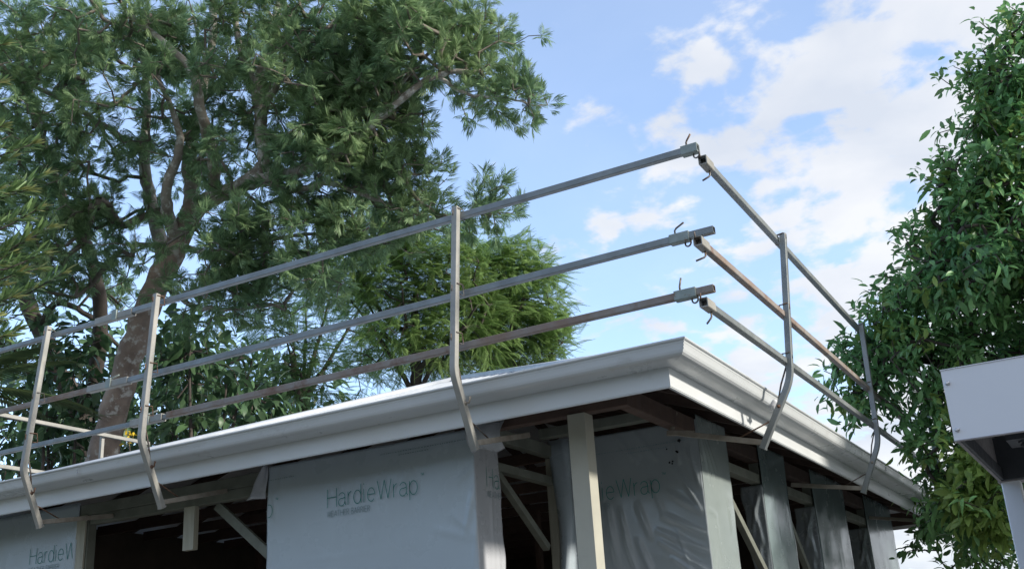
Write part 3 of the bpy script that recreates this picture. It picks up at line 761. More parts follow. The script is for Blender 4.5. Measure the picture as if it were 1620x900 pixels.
# ------------------------------------------------------------------ white canopy at the right edge
A0 = V(-.423, 3.408, 2.198)
AW, AD, AH = 2.4, 1.13, .212
aw = thing('white_canopy', (A0[0]+.04, A0[1]+1.0, 0), 'small canopy with white metal panels and a white post at right edge', 'canopy')
mb = MB(); mb.box(A0+V(0, 0, 0), A0+V(AW, .004, AH)); fp = mb.build('front_panel', 'panel_white', aw)
mb = MB(); mb.box(A0+V(.0005, .0045, .0015), A0+V(.010, AD, AH-.001)); mb.build('side_panel', 'panel_edge', aw)
mb = MB(); mb.box(A0+V(-.0015, -.003, -.0035), A0+V(AW, .012, -.0005)); mb.build('bottom_flange', 'panel_edge', aw)
mb = MB(); mb.box(A0+V(-.0015, -.003, AH+.0005), A0+V(AW, .03, AH+.003)); mb.build('top_flange', 'panel_white', aw)
for sx, sz in ((.013, .172), (.014, .030), (1.2, .172), (1.2, .030)):
    mb = MB(); p = A0+V(sx, -.001, sz)
    mb.tube([p+V(0, .001, 0), p+V(0, -.004, 0)], [.0075, .0062], 12); mb.tube([p+V(0, -.0045, 0), p+V(0, -.010, 0)], .0038, 6, smooth=False); mb.build('screw', 'screw', fp)
mb = MB(); mb.box(A0+V(.012, .006, .175), A0+V(AW-.01, AD, .20)); mb.build('soffit_board', 'steel_dark', aw)
mb = MB(); mb.box(A0+V(.0105, .006, .004), A0+V(.020, AD-.1, .05)); mb.build('edge_angle', 'steel_dark', aw)
mb = MB(); mb.box(A0+V(.10, .45, .055), A0+V(AW-.02, .62, .07)); mb.box(A0+V(.10, .45, .0705), A0+V(AW-.02, .462, .174)); bm_ = mb.build('channel_beam', 'steel_dark', aw)
for i, (x, y) in enumerate(((.15, .50), (.15, .57), (.35, .50), (.35, .57), (.60, .5), (.6, .57))):
    mb = MB(); p = A0+V(x, y, .055); mb.tube([p+V(0, 0, .0), p+V(0, 0, -.006)], .018, 6, smooth=False); mb.tube([p+V(0, 0, -.006), p+V(0, 0, -.02)], .009, 8); mb.build('bolt', 'steel_dark', bm_)
mb = MB(); mb.box(A0+V(.0105, .98, .004), A0+V(AW, 1.10, .16)); mb.build('rear_beam', 'steel_dark', aw)
mb = MB(); mb.box(A0+V(-.004, 1.0, .0), A0+V(.09, 1.09, .0035)); mb.build('cap_plate', 'panel_edge', aw)
mb = MB(); P0 = A0+V(.006, 1.01, 0)
mb.bar(V(A0[0]+.038, A0[1]+1.045, 0.0), V(A0[0]+.038, A0[1]+1.045, A0[2]-.0005), .066, .066, V(0, 1, 0), ch=.06); mb.build('post', 'panel_white', aw)

# ------------------------------------------------------------------ vegetation
def frond_tpl(n, length, lobe, width, taper=.5, droop=.25, ang=45, rach=.006):
    """pinnate leaf along +x: thin stalk and n pairs of narrow lobes (triangles)"""
    v, f = [], []
    def P(t): return V(length*t, 0, -droop*length*t*t)
    k = 4
    for i in range(k+1):
        t = i/k; c = P(t); w = rach*(1-.7*t)/2; v += [c+V(0, w, 0), c-V(0, w, 0)]
    for i in range(k): a = 2*i; f += [(a, a+1, a+3), (a, a+3, a+2)]
    for i in range(n):
        t = .14+.86*(i+.5)/n
        ll = lobe*(1-taper*abs(t-.45)/.55)
        for s in (1, -1):
            a = R(ang)*(1-.35*t); c = P(t)
            d = V(math.cos(a), s*math.sin(a), -.25); d = unit(d)
            side = unit(np.cross(d, V(0, 0, 1)))
            o = len(v)
            v += [c, c+d*ll*.45+side*width/2, c+d*ll+V(0, 0, -.12*ll), c+d*ll*.45-side*width/2]
            f += [(o, o+1, o+2), (o, o+2, o+3)]
    c = P(1); o = len(v); v += [c-V(.01, 0, 0), c+V(lobe*.4, width/2, -.01), c+V(lobe*.9, 0, -.03), c+V(lobe*.4, -width/2, -.01)]
    f += [(o, o+1, o+2), (o, o+2, o+3)]
    return np.array(v), np.array(f)
def leaf_tpl(length, width, fold_=.25, droop=.35):
    st = [(0, 0), (.3, .85), (.6, 1.0), (.85, .55), (1, 0)]
    v, f = [], []
    mid, lf, rt = [], [], []
    for t, w in st:
        c = V(length*t, 0, -droop*length*t*t)
        mid.append(len(v)); v.append(c)
        if 0 < w:
            h = w*width/2
            lf.append(len(v)); v.append(c+V(0, h, fold_*h)); rt.append(len(v)); v.append(c+V(0, -h, fold_*h))
        else: lf.append(mid[-1]); rt.append(mid[-1])
    for i in range(4):
        for e, s in ((lf, 1), (rt, -1)):
            q = [mid[i], mid[i+1], e[i+1], e[i]]
            q = list(dict.fromkeys(q))
            if s < 0: q = q[::-1]
            for k in range(1, len(q)-1): f.append((q[0], q[k], q[k+1]))
    return np.array(v), np.array(f)
def orient(dirs, up_jit, r):
    n = len(dirs); x = dirs/np.linalg.norm(dirs, axis=1, keepdims=True)
    up = np.tile(V(0, 0, 1), (n, 1)) + r.normal(0, up_jit, (n, 3))
    y = np.cross(up, x); y /= np.maximum(np.linalg.norm(y, axis=1, keepdims=True), 1e-6)
    z = np.cross(x, y); return np.stack([x, y, z], axis=2)
def scatter_mesh(name, tpls, pos, dirs, scale, material, parent, r, up_jit=.35):
    """one mesh of many leaves; tpls is a list of templates used in turn"""
    allv, allf, off = [], [], 0
    idx = r.integers(0, len(tpls), len(pos))
    for k, (tv, tf) in enumerate(tpls):
        s = idx == k
        if not s.any(): continue
        M = orient(dirs[s], up_jit, r)
        vv = np.einsum('nij,kj->nki', M, tv)*scale[s][:, None, None] + pos[s][:, None, :]
        nN, kk = vv.shape[:2]
        ff = tf[None]+(np.arange(nN)*kk)[:, None, None]+off
        allv.append(vv.reshape(-1, 3)); allf.append(ff.reshape(-1, 3)); off += nN*kk
    v = np.concatenate(allv); f = np.concatenate(allf)
    me = bpy.data.meshes.new(name)
    me.vertices.add(len(v)); me.vertices.foreach_set('co', v.ravel().astype(np.float32))
    me.loops.add(f.size); me.loops.foreach_set('vertex_index', f.ravel().astype(np.int32))
    me.polygons.add(len(f)); me.polygons.foreach_set('loop_start', np.arange(0, f.size, 3, dtype=np.int32))
    me.materials.append(MATS[material]); me.update(calc_edges=True)
    o = link(name, me, parent); o['kind'] = 'stuff'; return o
def smooth_path(pts, n=5):
    pts = [V(*p) for p in pts]; P = [2*pts[0]-pts[1]] + pts + [2*pts[-1]-pts[-2]]; out = []
    for i in range(1, len(P)-2):
        for k in range(n):
            t = k/n; a, b, c, d = P[i-1:i+3]
            out.append(.5*((2*b)+(c-a)*t+(2*a-5*b+4*c-d)*t*t+(-a+3*b-3*c+d)*t**3))
    return out + [pts[-1]]
def blob_points(blobs, density, r, shell=0.0):
    """cluster centres inside ellipsoids (centre, radii across / up / deep)"""
    out = []
    for (c, rx, ry, rd, k) in blobs:
        n = max(int(density*k*rx*ry*4), 3)
        p = r.normal(0, 1, (n, 3)); p /= np.linalg.norm(p, axis=1, keepdims=True)
        rad = r.uniform(shell**3, 1, (n, 1))**(1/3.)
        p = p*rad
        fh = unit(FWD*V(1, 1, 0)); rh = unit(RIGHT*V(1, 1, 0))
        out.append(c + p[:, :1]*rx*rh + p[:, 1:2]*ry*V(0, 0, 1) + p[:, 2:]*rd*fh)
    return np.concatenate(out)
def clumps(c, k, sd_, r):
    """every centre becomes a clump of k leaf tufts around it"""
    return np.concatenate([c] + [c + r.normal(0, 1, c.shape)*V(*sd_) for _ in range(k-1)])
def PB(x, y, d, rx, ry, rd, k=1.0):
    """ellipsoid given by direction, distance and apparent radii"""
    return (at(x, y, d), rx*d/FOC, ry*d/FOC, rd, k)
def grow(limbs, clusters, r, tip_r=.006, seg=.45, arch=.10, max_r=.09):
    """twigs from the nearest branch to every leaf cluster; returns MB of twigs and the twig end directions"""
    nodes = np.concatenate([np.array(l) for l, _ in limbs]); 
    pts = list(nodes); par = [-1]*len(pts); lim = len(pts)
    buf = np.zeros((len(pts)+len(clusters)*14, 3)); buf[:len(pts)] = nodes; nN = len(pts)
    order = np.argsort([np.min(np.sum((nodes-c)**2, 1)) for c in clusters])
    tips = []; dirs = np.zeros_like(clusters)
    for ci in order:
        c = clusters[ci]
        d2 = np.sum((buf[:nN]-c)**2, 1); j = int(np.argmin(d2)); L = math.sqrt(d2[j])
        k = max(1, min(int(L/seg)+1, 12)); a = buf[j].copy(); prev = j
        side = r.normal(0, .12, 3)*L
        for q in range(1, k+1):
            t = q/k; p = a+(c-a)*t + (side+V(0, 0, arch*L))*math.sin(math.pi*t)*.5
            if nN >= len(buf): break
            buf[nN] = p; par.append(prev); prev = nN; nN += 1
        tips.append(prev); dirs[ci] = buf[prev]-buf[par[prev]]
    cnt = np.zeros(nN)
    for t_ in tips: cnt[t_] = 1
    for i in range(nN-1, lim-1, -1):
        if par[i] >= 0: cnt[par[i]] += cnt[i]
    rad = np.minimum(tip_r*np.maximum(cnt, 1)**.46, max_r)
    mb = MB()
    for i in range(lim, nN):
        p = par[i]; r0 = rad[i] if p < lim else min(rad[p], rad[i]*1.35)
        mb.tube([buf[p], buf[i]], [r0, rad[i]], 5 if rad[i] > .015 else 4, True, cap=False)
    return mb, dirs
def leaf_dirs(base_dirs, per, r, spread, up, down=0.0):
    d = np.repeat(base_dirs/np.maximum(np.linalg.norm(base_dirs, axis=1, keepdims=True), 1e-6), per, axis=0)
    d = d + r.normal(0, spread, d.shape) + V(0, 0, up-down)
    return d
def make_tree(name, label, cat, base, limbs, clusters, tpls, per, leafmat, barkmat, r, group=None, jitter=.10, spread=.7, up=.1, scale=(.8, 1.25), limbmat=None, up_jit=.4, tip_r=.006, arch=.10, leafname='crown', split=None, max_r=.09, twigmat='bark_dark', flat=1.0):
    t = thing(name, tuple(base), label, cat, group)
    sl = []
    tm = MB(); lm = MB()
    for i, (pts, r0, r1, is_trunk) in enumerate(limbs):
        sp = smooth_path(pts, 6); k = len(sp)
        for q in range(1, k-1): sp[q] = sp[q] + r.normal(0, .05*(r0+r1)*.5+.006, 3)
        rr = [r0+(r1-r0)*j/(k-1) for j in range(k)]; rr = [x*r.uniform(.92, 1.08) for x in rr]
        (tm if is_trunk else lm).tube(sp, rr, 12 if is_trunk else 9); sl.append((sp, rr))
    tw, dirs = grow(sl, clusters, r, tip_r=tip_r, arch=arch, max_r=max_r)
    if tm.v: tm.build('trunk', barkmat, t)
    if lm.v: lm.build('limbs', limbmat or barkmat, t)
    tw.build('twigs', twigmat, t)['kind'] = 'stuff'
    pos = np.repeat(clusters, per, axis=0); dd = leaf_dirs(dirs, per, r, spread, up); dd[:, 2] *= flat
    pos = pos + r.normal(0, jitter, pos.shape)
    sc = r.uniform(*scale, len(pos))
    if split:
        frac, mat2, name2 = split
        s = np.repeat(r.uniform(0, 1, len(clusters)) < frac, per)
        scatter_mesh(name2, tpls, pos[s], dd[s], sc[s], mat2, t, r, up_jit)
        pos, dd, sc = pos[~s], dd[~s], sc[~s]
    scatter_mesh(leafname, tpls, pos, dd, sc, leafmat, t, r, up_jit)
    return t

# --- the big feathery tree behind the left of the house
OAK = [frond_tpl(4, .12, .115, .0145, droop=.1, ang=32, taper=.35), frond_tpl(4, .10, .12, .014, droop=.3, ang=40, taper=.35), frond_tpl(5, .15, .11, .0135, droop=-.05, ang=36, taper=.4)]
r1 = np.random.default_rng(101)
D0 = 16.5
tb = at(165, 720, D0); base1 = V(tb[0]-.75, tb[1]+.3, 0)
limbs = [
 ([base1, at(150, 800, D0), tb, at(193, 610, D0), at(232, 490, D0), at(280, 385, D0), at(312, 325, D0)], .25, .165, True),
 ([at(312, 325, D0), at(350, 308, 16.2), at(392, 288, 15.95), at(418, 255, 15.8), at(412, 190, 15.9), at(408, 130, 16.0), at(432, 60, 16.2), at(452, -40, 16.4)], .135, .06, False),
 ([at(305, 330, D0), at(300, 270, 16.8), at(302, 225, 17.0), at(318, 150, 17.2), at(335, 60, 17.0), at(340, -40, 17)], .13, .05, False),
 ([at(390, 289, 15.95), at(430, 283, 15.4), at(490, 265, 15.0), at(560, 225, 14.7), at(620, 170, 14.5), at(690, 120, 14.4), at(760, 112, 14.3)], .12, .025, False),
 ([at(560, 225, 14.7), at(600, 175, 14.9), at(640, 125, 15.1), at(700, 60, 15.3)], .05, .02, False),
 ([at(690, 120, 14.4), at(740, 150, 14.2), at(800, 155, 14.1), at(845, 168, 14.0)], .03, .008, False),
 ([at(340, 318, 16.4), at(335, 250, 15.9), at(318, 175, 15.5), at(300, 110, 15.3), at(250, 60, 15.2), at(200, 20, 15.2)], .10, .03, False),
 ([at(420, 262, 15.8), at(455, 300, 15.2), at(520, 290, 14.9), at(580, 310, 14.8), at(650, 335, 14.8), at(700, 345, 14.7)], .055, .012, False),
 ([at(265, 420, D0), at(240, 330, 17.2), at(228, 240, 17.4), at(232, 150, 17.4), at(220, 40, 17.4)], .13, .04, False),
 ([at(280, 385, D0), at(262, 310, 16.0), at(285, 220, 15.8), at(250, 120, 15.6)], .11, .03, False),
 ([at(412, 190, 15.9), at(440, 130, 15.5), at(500, 60, 15.2), at(560, 10, 15.1)], .06, .02, False),
 ([at(408, 130, 16.0), at(380, 80, 16.2), at(372, 10, 16.4), at(365, -40, 16.4)], .06, .03, False),
 ([at(228, 240, 17.4), at(150, 190, 17.0), at(80, 150, 16.6), at(10, 120, 16.3)], .06, .02, False),
 ([at(250, 440, D0), at(300, 480, 15.8), at(370, 490, 15.4), at(450, 480, 15.2)], .05, .012, False),
 ([at(280, 385, D0), at(330, 400, 15.8), at(400, 385, 15.2), at(500, 370, 15.0), at(600, 380, 14.9)], .055, .012, False),
]
bl = [PB(60, 60, 16, 110, 80, 1.6), PB(190, 40, 16, 110, 70, 1.7), PB(310, 40, 16, 100, 70, 1.7, .9), PB(430, 50, 16, 110, 80, 1.7, 1.1), PB(550, 60, 15.3, 100, 80, 1.6, 1.25), PB(640, 90, 15, 80, 75, 1.2, 1.3),
      PB(700, 40, 15.2, 55, 55, .8, 1.2), PB(745, 55, 15, 55, 38, .6, 1.2), PB(775, 75, 14.6, 35, 26, .4, 1.1), PB(735, 115, 14.4, 62, 34, .6, 1.1), PB(795, 128, 14.2, 36, 24, .4), PB(832, 160, 14.0, 26, 20, .25, 1.2), PB(800, 160, 14.1, 38, 18, .3),
      PB(80, 200, 16, 100, 70, 1.5, .75), PB(215, 180, 16.3, 110, 80, 1.7, .9), PB(340, 170, 16, 100, 90, 1.7, .8), PB(470, 170, 15.4, 100, 85, 1.5, 1.2), PB(570, 175, 15, 80, 75, 1.2, 1.25), PB(635, 190, 14.8, 45, 38, .6, 1.1),
      PB(60, 320, 16, 90, 60, 1.3, .75), PB(190, 300, 16.6, 90, 60, 1.4, .5), PB(150, 385, 16.4, 120, 48, 1.3, .8), PB(420, 285, 15.4, 100, 70, 1.3, .8), PB(530, 270, 15, 95, 60, 1.2, 1.15), PB(615, 265, 14.9, 58, 48, .8, 1.1), PB(655, 245, 14.8, 36, 22, .4), PB(650, 320, 14.8, 62, 30, .6, 1.1),
      PB(700, 345, 14.7, 45, 20, .4), PB(768, 312, 14.5, 26, 30, .25, .9), PB(762, 350, 14.5, 40, 18, .3, .8),
      PB(330, 400, 15.6, 110, 45, 1.1, .9), PB(450, 390, 15.1, 120, 52, 1.0, 1.0), PB(570, 375, 14.9, 90, 36, .7, .9), PB(340, 470, 15.5, 90, 42, .9, .8), PB(470, 455, 15.1, 90, 42, .8, .8), PB(60, 430, 16.2, 90, 50, 1.0, .8)]
ctr = blob_points(bl, 12.5, r1)
# the crown is open on the near side of the trunk and the big forks
bare = np.concatenate([np.array(smooth_path(limbs[k][0], 8)) for k in (0, 1, 2, 6, 8, 9)]); bare = bare[bare[:, 2] > 5]
keep = []
for c_ in ctr:
    rel = bare-c_; along_ = rel@FWD; lat = np.linalg.norm(rel-np.outer(along_, FWD), axis=1)
    keep.append(not (((along_ > -.1) & (lat < .30)).any() and r1.uniform() < .58))
cl = clumps(ctr[np.array(keep)], 6, (.19, .19, .11), r1)
make_tree('feathery_tree', 'tall feathery dark-green tree with thick leaning trunk behind the house', 'tree', base1, limbs, cl, OAK, 8, 'leaf_oak', 'bark', r1, limbmat='bark_grey', twigmat='twig_grey', jitter=.03, spread=.60, up=.30, arch=.12)

# second, thinner tree at the far left
r2 = np.random.default_rng(102)
b2 = at(125, 640, 19); base2 = V(b2[0]-.3, b2[1]+.2, 0)
limbs2 = [([base2, at(130, 720, 19), at(122, 640, 19), at(95, 590, 19), at(62, 520, 19), at(35, 455, 19), at(25, 380, 19)], .20, .12, True),
          ([at(122, 640, 19), at(150, 600, 18.6), at(158, 480, 18.3), at(140, 400, 18.3), at(105, 330, 18.3), at(80, 260, 18.4), at(55, 180, 18.5), at(30, 80, 18.6)], .14, .05, False),
          ([at(62, 520, 19), at(90, 480, 18.8), at(140, 500, 18.6), at(200, 560, 18.6)], .07, .03, False),
          ([at(35, 455, 19), at(0, 400, 19), at(-40, 300, 19)], .08, .03, False)]
cl2 = blob_points([PB(50, 120, 18.6, 120, 90, 1.5, .8), PB(20, 280, 18.8, 90, 80, 1.5, .8), PB(120, 300, 18.6, 90, 70, 1.2, .5), PB(90, 450, 18.8, 110, 60, 1.2, .8), PB(60, 560, 18.8, 90, 50, 1, .6), PB(220, 90, 18.8, 140, 80, 1.5, .5)], 7, r2); cl2 = clumps(cl2, 5, (.2, .2, .12), r2)
make_tree('feathery_tree', 'thin dark-stemmed feathery tree at the far left behind the guard rails', 'tree', base2, limbs2, cl2, OAK, 8, 'leaf_oak', 'bark_dark', r2, jitter=.03, spread=.6, up=.3)

# --- bright fern-leaved trees behind the roof
FERN = [frond_tpl(16, .44, .11, .016, droop=.22, ang=70, taper=.7), frond_tpl(14, .36, .10, .016, droop=.35, ang=66, taper=.7)]
def fern_tree(seed, d, trunk_px, blobs, label, dens=9, leafmat='leaf_fern', per=8):
    r = np.random.default_rng(seed); p = at(*trunk_px, d); base = V(p[0], p[1], 0)
    c = blob_points(blobs, dens, r, .45)
    top = np.mean(c, 0)
    lim = [([base, (base+p)/2+V(.1, .1, 0), p, (p+top)/2, top], .20, .06, True)]
    for k in range(7):
        e = c[r.integers(0, len(c))]
        lim.append(([p+(top-p)*r.uniform(.1, .7), (p+e)/2+V(0, 0, .3), e], .06, .015, False))
    return make_tree('fern_leaved_tree', label, 'tree', base, lim, c, FERN, per, leafmat, 'bark_dark', r, group='fern-leaved trees behind the roof', jitter=.12, spread=.5, up=-.08, scale=(.75, 1.2), up_jit=.14, flat=.5)
fern_tree(201, 22, (800, 640), [PB(815, 415, 22, 42, 34, .7, 1.3), PB(770, 410, 22, 40, 26, .7, 1.1), PB(872, 520, 22, 22, 28, .4, 1.0), PB(845, 470, 22, 48, 50, .9, 1.3), PB(820, 530, 22, 78, 52, 1.2, 1.2), PB(862, 540, 22, 32, 40, .7, 1.2), PB(780, 470, 22, 60, 55, 1.1, 1.2)],
          'bright green fern-leaved tree standing clear against the sky beside the corner', 30)
fern_tree(202, 21, (660, 660), [PB(700, 420, 21, 75, 50, 1.2, 1.1), PB(620, 440, 21, 90, 60, 1.2, 1.1), PB(720, 500, 21, 85, 60, 1.2, 1.1), PB(640, 540, 21, 90, 55, 1.2, 1.0), PB(590, 370, 21, 70, 40, 1, 1), PB(540, 420, 21, 70, 40, 1, .9), PB(680, 385, 21, 60, 32, 1, 1), PB(740, 560, 21, 70, 40, 1, 1)],
          'bright green fern-leaved tree behind the tall guard post', 27)
fern_tree(203, 24, (480, 680), [PB(520, 500, 24, 110, 65, 1.5, .9), PB(460, 470, 24, 80, 45, 1.2, .7), PB(420, 560, 24, 110, 60, 1.5, .8), PB(540, 600, 24, 110, 45, 1.2, .8), PB(330, 600, 24, 100, 50, 1.2, .6), PB(440, 640, 24, 130, 35, 1.2, .8)],
          'darker fern-leaved tree low behind the middle of the left eave', 13, 'leaf_fern_dark', 7)

# --- dark broad-leaved bush around the trunk
BROAD_S = [leaf_tpl(.26, .12, .2, .5), leaf_tpl(.20, .10, .2, .6)]
r3 = np.random.default_rng(103)
def bush(seed, d, blobs, label, dens, tpls, per, leafmat, name='broad_leaved_bush', scale=(.7, 1.2), jitter=.16):
    r = np.random.default_rng(seed); c = blob_points(blobs, dens, r, .3); mid = np.mean(c, 0); base = V(mid[0], mid[1], 0)
    lim = []
    for k in range(6):
        e = c[r.integers(0, len(c))]; b = base+V(r.normal(0, .15), r.normal(0, .15), 0)
        lim.append(([b, (b+e)/2+V(0, 0, .5), e], .06, .015, False))
    return make_tree(name, label, 'bush', base, lim, c, tpls, per, leafmat, 'bark_dark', r, jitter=jitter, spread=.6, up=-.35, scale=scale, group='bushes behind the house')
bush(301, 17.6, [PB(120, 560, 17.6, 60, 70, .6, .8), PB(100, 640, 17.6, 80, 60, .6), PB(160, 690, 17.6, 60, 40, .5), PB(80, 710, 17.6, 70, 40, .5)], 'dark broad-leaved bush left of the leaning trunk', 20, BROAD_S, 7, 'leaf_dark')
bush(302, 17.6, [PB(300, 560, 17.6, 70, 80, .7), PB(340, 640, 17.6, 90, 60, .8), PB(270, 690, 17.6, 60, 40, .6), PB(420, 650, 17.6, 70, 40, .6)], 'dark broad-leaved bush right of the leaning trunk', 18, BROAD_S, 7, 'leaf_dark')
bush(303, 30, [PB(-40, 640, 30, 160, 110, 2, .9), PB(150, 720, 30, 200, 70, 2, .9)], 'low dark mass of far bushes at the left edge', 8, [leaf_tpl(.34, .15, .2, .5)], 8, 'leaf_dark', jitter=.3)
bush(304, 27, [PB(330, 600, 27, 150, 60, 1.5, .9), PB(260, 670, 27, 170, 60, 1.5, .9), PB(430, 620, 27, 120, 50, 1.5, .8), PB(200, 560, 27, 120, 60, 1.5, .6)], 'far dark green bushes seen between the rails below the big limbs', 10, [leaf_tpl(.30, .13, .2, .5)], 8, 'leaf_dark', jitter=.3)
# yellow flower head by the second guard post
fo = thing('flower_spray', tuple(at(203, 688, 14.5)), 'small yellow flowers beside the trunk above the gutter', 'flowers')
fp_ = at(203, 688, 14.5) + r3.normal(0, .055, (26, 3)); scatter_mesh('petals', [leaf_tpl(.07, .035)], fp_, r3.normal(0, 1, (26, 3)), np.ones(26), 'flower_yellow', fo, r3)
mb = MB(); mb.tube([at(203, 688, 14.5), at(206, 720, 14.6), at(206, 760, 14.7)], .01, 5); mb.build('stem', 'bark_dark', fo)

# --- palm at the left edge
pr = np.random.default_rng(55); pc = at(-90, 610, 14); 
palm = thing('palm', (pc[0], pc[1], 0), 'palm with arching fronds at the left edge behind the rails', 'palm')
mb = MB(); mb.tube(smooth_path([(pc[0], pc[1], 0), (pc[0]+.05, pc[1], pc[2]*.5), tuple(pc)], 4), .12, 10); mb.build('trunk', 'bark_dark', palm)
PALM = [frond_tpl(30, 1.7, .50, .045, droop=.32, ang=55, taper=.6, rach=.03)]
k = 13; az = np.linspace(0, 2*math.pi, k, endpoint=False)+.2
dirs = np.stack([np.cos(az), np.sin(az), pr.uniform(.1, .6, k)], 1)
scatter_mesh('fronds', PALM, np.tile(pc, (k, 1)), dirs, pr.uniform(.85, 1.1, k), 'leaf_palm', palm, pr, .1)

# --- lance-leaved shrub reaching in at the left edge, nearer than the house
LANCE = [leaf_tpl(.12, .018, .2, .15), leaf_tpl(.10, .016, .2, -.1)]
rl = np.random.default_rng(77); DL = 6.3
sb = at(-130, 420, DL); shr = thing('lance_leaved_tree', (sb[0], sb[1], 0), 'light green lance-leaved branch tips with yellowish ends at the left edge', 'tree')
limb = smooth_path([(sb[0], sb[1], 0), tuple((sb*V(1, 1, .5))), tuple(sb), tuple(at(-150, 150, DL))], 5)
mb = MB(); mb.tube(limb, [.07-.04*i/(len(limb)-1) for i in range(len(limb))], 9); mb.build('trunk', 'bark_dark', shr)
tips = [(52, 228), (70, 276), (62, 330), (100, 432), (30, 300), (18, 250), (40, 380), (70, 400), (30, 430), (55, 455), (20, 470), (50, 490), (15, 350), (5, 200), (30, 520), (0, 420), (78, 360), (-5, 300), (8, 70), (2, 130), (-10, 500), (10, 530), (-20, 380), (-25, 450), (45, 300), (20, 400), (5, 450), (38, 345), (60, 425)]
sp_pos, sp_dir, tp_pos, tp_dir = [], [], [], []
mb = MB()
for i, (x, y) in enumerate(tips):
    d = DL + rl.uniform(-.35, .35); e = at(x, y, d); s = at(x-rl.uniform(110, 160), y+rl.uniform(20, 70), d+rl.uniform(-.2, .2)); root = limb[int(np.argmin([np.linalg.norm(q-s) for q in limb]))]
    path = smooth_path([tuple(root), tuple(s), tuple((s+e)/2+V(0, 0, -.03)), tuple(e)], 8); mb.tube(path, [.009-.006*j/(len(path)-1) for j in range(len(path))], 5)
    ax = unit(e-s); L = np.linalg.norm(e-s); nl = 46
    for k in range(nl):
        t = .15+.85*(k/nl)**.8; p = s+(e-s)*t; 
        sp_pos.append(p+rl.normal(0, .006, 3)); rd = rl.normal(0, 1, 3); rd -= ax*(rd@ax)
        sp_dir.append(ax*.75+unit(rd)*rl.uniform(.5, .9)*(1.1-.5*t)+V(0, 0, .12))
    for k in range(7):
        rd = rl.normal(0, 1, 3); rd -= ax*(rd@ax); tp_pos.append(e-ax*rl.uniform(0, .03)); tp_dir.append(ax+unit(rd)*rl.uniform(.1, .45))
mb.build('twigs', 'bark_dark', shr)['kind'] = 'stuff'
scatter_mesh('crown', LANCE, np.array(sp_pos), np.array(sp_dir), rl.uniform(.7, 1.1, len(sp_pos)), 'leaf_shrub', shr, rl)
scatter_mesh('new_growth', LANCE, np.array(tp_pos), np.array(tp_dir), rl.uniform(.55, .9, len(tp_pos)), 'leaf_tip', shr, rl)

# --- glossy broad-leaved tree at the right
BROAD = [leaf_tpl(.135, .056, .30, .45), leaf_tpl(.115, .050, .35, .25), leaf_tpl(.15, .056, .25, .6)]
r4 = np.random.default_rng(104); DR = 10.6
rb = at(1790, 700, 10.4); base4 = V(rb[0], rb[1], 0)
limbs4 = [([base4, tuple(base4+V(-.05, .05, 1.2)), tuple(rb*V(1, 1, .6)+V(0, 0, .4)), at(1760, 560, 10.4), at(1740, 420, 10.4)], .2, .12, True),
          ([at(1760, 560, 10.4), at(1660, 480, 10.2), at(1560, 420, 10.0), at(1480, 400, 9.9)], .08, .02, False),
          ([at(1760, 560, 10.4), at(1640, 580, 10.2), at(1500, 570, 10.0), at(1390, 570, 9.9)], .08, .02, False),
          ([at(1780, 650, 10.4), at(1680, 700, 10.1), at(1580, 760, 9.4), at(1520, 800, 9.2)], .07, .02, False),
          ([at(1740, 420, 10.4), at(1680, 280, 10.2), at(1620, 180, 10.1), at(1590, 120, 10.0)], .09, .02, False),
          ([at(1740, 420, 10.4), at(1750, 200, 10.6), at(1740, 60, 10.7)], .1, .03, False)]
bl4 = [PB(1620, 130, 10.0, 52, 75, .7, 1), PB(1590, 130, 9.9, 38, 45, .5), PB(1570, 180, 9.9, 42, 55, .6), PB(1600, 250, 9.8, 88, 70, .8), PB(1555, 300, 9.8, 70, 60, .7), PB(1520, 340, 9.8, 52, 45, .6), PB(1600, 380, 9.6, 105, 75, .9), PB(1515, 420, 9.7, 55, 48, .6), PB(1540, 470, 9.6, 100, 65, .8),
       PB(1440, 500, 9.8, 62, 48, .6), PB(1470, 560, 9.7, 82, 55, .7, 1.0), PB(1400, 555, 9.9, 48, 42, .5), PB(1374, 572, 10.0, 40, 44, .35, 1.1), PB(1364, 622, 10.0, 22, 24, .25, .8), PB(1412, 508, 10.0, 30, 26, .4), PB(1500, 440, 9.9, 45, 36, .5), PB(1385, 625, 10.0, 40, 24, .3, .8), PB(1352, 645, 10.0, 14, 14, .15, .8),
       PB(1500, 620, 9.6, 70, 45, .7), PB(1470, 680, 9.5, 36, 36, .4, .9), PB(1480, 740, 9.4, 34, 38, .4, .9), PB(1540, 740, 9.5, 55, 60, .6, 1.1), PB(1580, 700, 9.8, 60, 50, .6), PB(1520, 800, 9.1, 45, 45, .4, 1.1), PB(1560, 830, 9.1, 45, 40, .4, 1.1), PB(1585, 790, 9.4, 40, 50, .5), PB(1600, 600, 10.0, 90, 60, .8),
       PB(1700, 300, 10.2, 120, 180, 1.2, .8), PB(1720, 560, 10.2, 120, 150, 1.2, .9), PB(1700, 80, 10.4, 90, 110, 1, .6), PB(1700, 780, 10.0, 100, 90, .8, .6), PB(1620, 480, 10.8, 160, 220, 1.0, .35), PB(1850, 400, 10.6, 130, 320, 1.4, .35)]
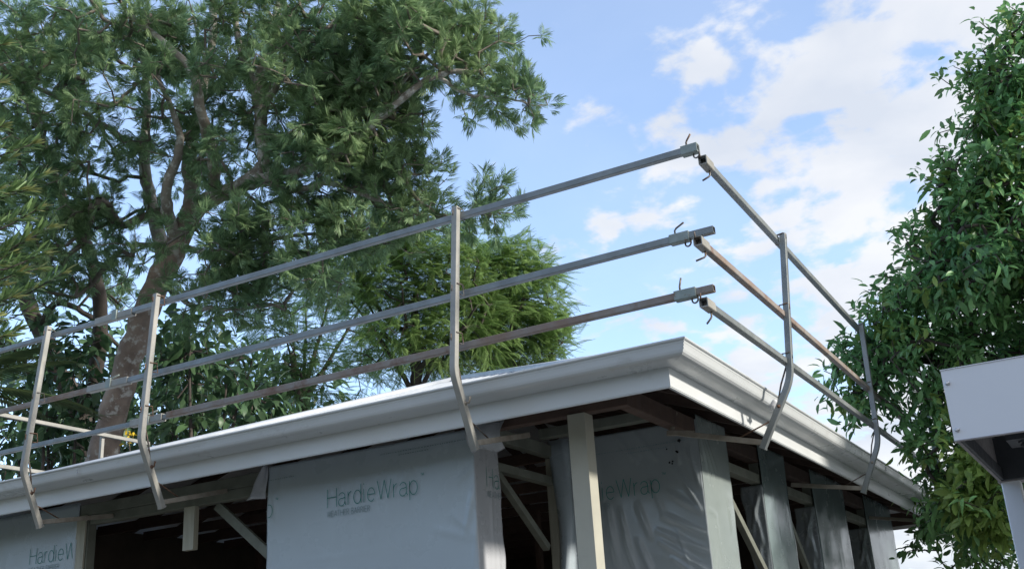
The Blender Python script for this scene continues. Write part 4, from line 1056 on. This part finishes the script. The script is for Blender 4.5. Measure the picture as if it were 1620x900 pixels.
bl4 += [(V(.75, 10.1, 3.1), .9, .9, .9, .8), (V(.7, 11.6, 2.9), 1.0, 1.0, 1.0, .7), PB(1500, 850, 11.5, 60, 40, .5, .7), PB(1560, 870, 10.8, 60, 34, .5, .8), PB(1470, 800, 12.0, 36, 40, .4, .5), (V(.62, 9.95, 4.25), .80, 1.1, .80, 1.1), (V(.6, 11.7, 4.2), 1.2, 1.5, 1.2, .9), (V(1.3, 13.0, 4.7), 1.4, 1.8, 1.4, .4), (V(.2, 12.6, 3.5), 1.0, 1.0, 1.0, .5), (V(1.1, 10.6, 5.4), 1.0, 1.2, 1.0, .5)]
bl4 += [PB(1548, 112, 9.9, 26, 22, .3, 1.2), PB(1524, 215, 9.9, 26, 22, .3, 1.2), PB(1492, 285, 9.9, 24, 20, .3, 1.2), PB(1470, 385, 9.9, 26, 22, .3, 1.2), PB(1600, 62, 9.9, 34, 26, .4, 1.1), PB(1425, 455, 9.9, 26, 20, .3, 1.1)]
cl4 = clumps(blob_points(bl4, 41, r4, .45), 5, (.12, .12, .075), r4)
t4 = make_tree('broad_leaved_tree', 'glossy green broad-leaved tree filling the right edge', 'tree', base4, limbs4, cl4, BROAD, 9, 'leaf_broad', 'bark_dark', r4, jitter=.045, spread=.80, up=-.12, scale=(.45, .92), split=(.17, 'leaf_young', 'young_leaves'), tip_r=.004, up_jit=.5)
# bright young branch low beside the canopy, nearer than the rest of the crown
r5 = np.random.default_rng(105)
c5 = blob_points([PB(1545, 735, 8.9, 34, 30, .25, 1), PB(1525, 790, 8.8, 32, 34, .25, 1), PB(1565, 800, 8.8, 30, 44, .25, 1), PB(1580, 840, 8.8, 26, 30, .2, .8)], 190, r5)
p5 = np.repeat(c5, 8, axis=0)+r5.normal(0, .04, (len(c5)*8, 3)); d5 = r5.normal(0, .7, p5.shape)+V(-.3, -.5, -.15)
scatter_mesh('young_leaves', BROAD, p5, d5, r5.uniform(.7, 1.1, len(p5)), 'leaf_young', t4, r5, .5)
mb = MB(); root5 = at(1640, 720, 9.6)
for e in c5[::6]: mb.tube(smooth_path([tuple(root5), tuple((root5+e)/2+V(0, 0, .1)), tuple(e)], 4), [.012-.001*i for i in range(9)], 5)
mb.build('twigs', 'bark_dark', t4)['kind'] = 'stuff'
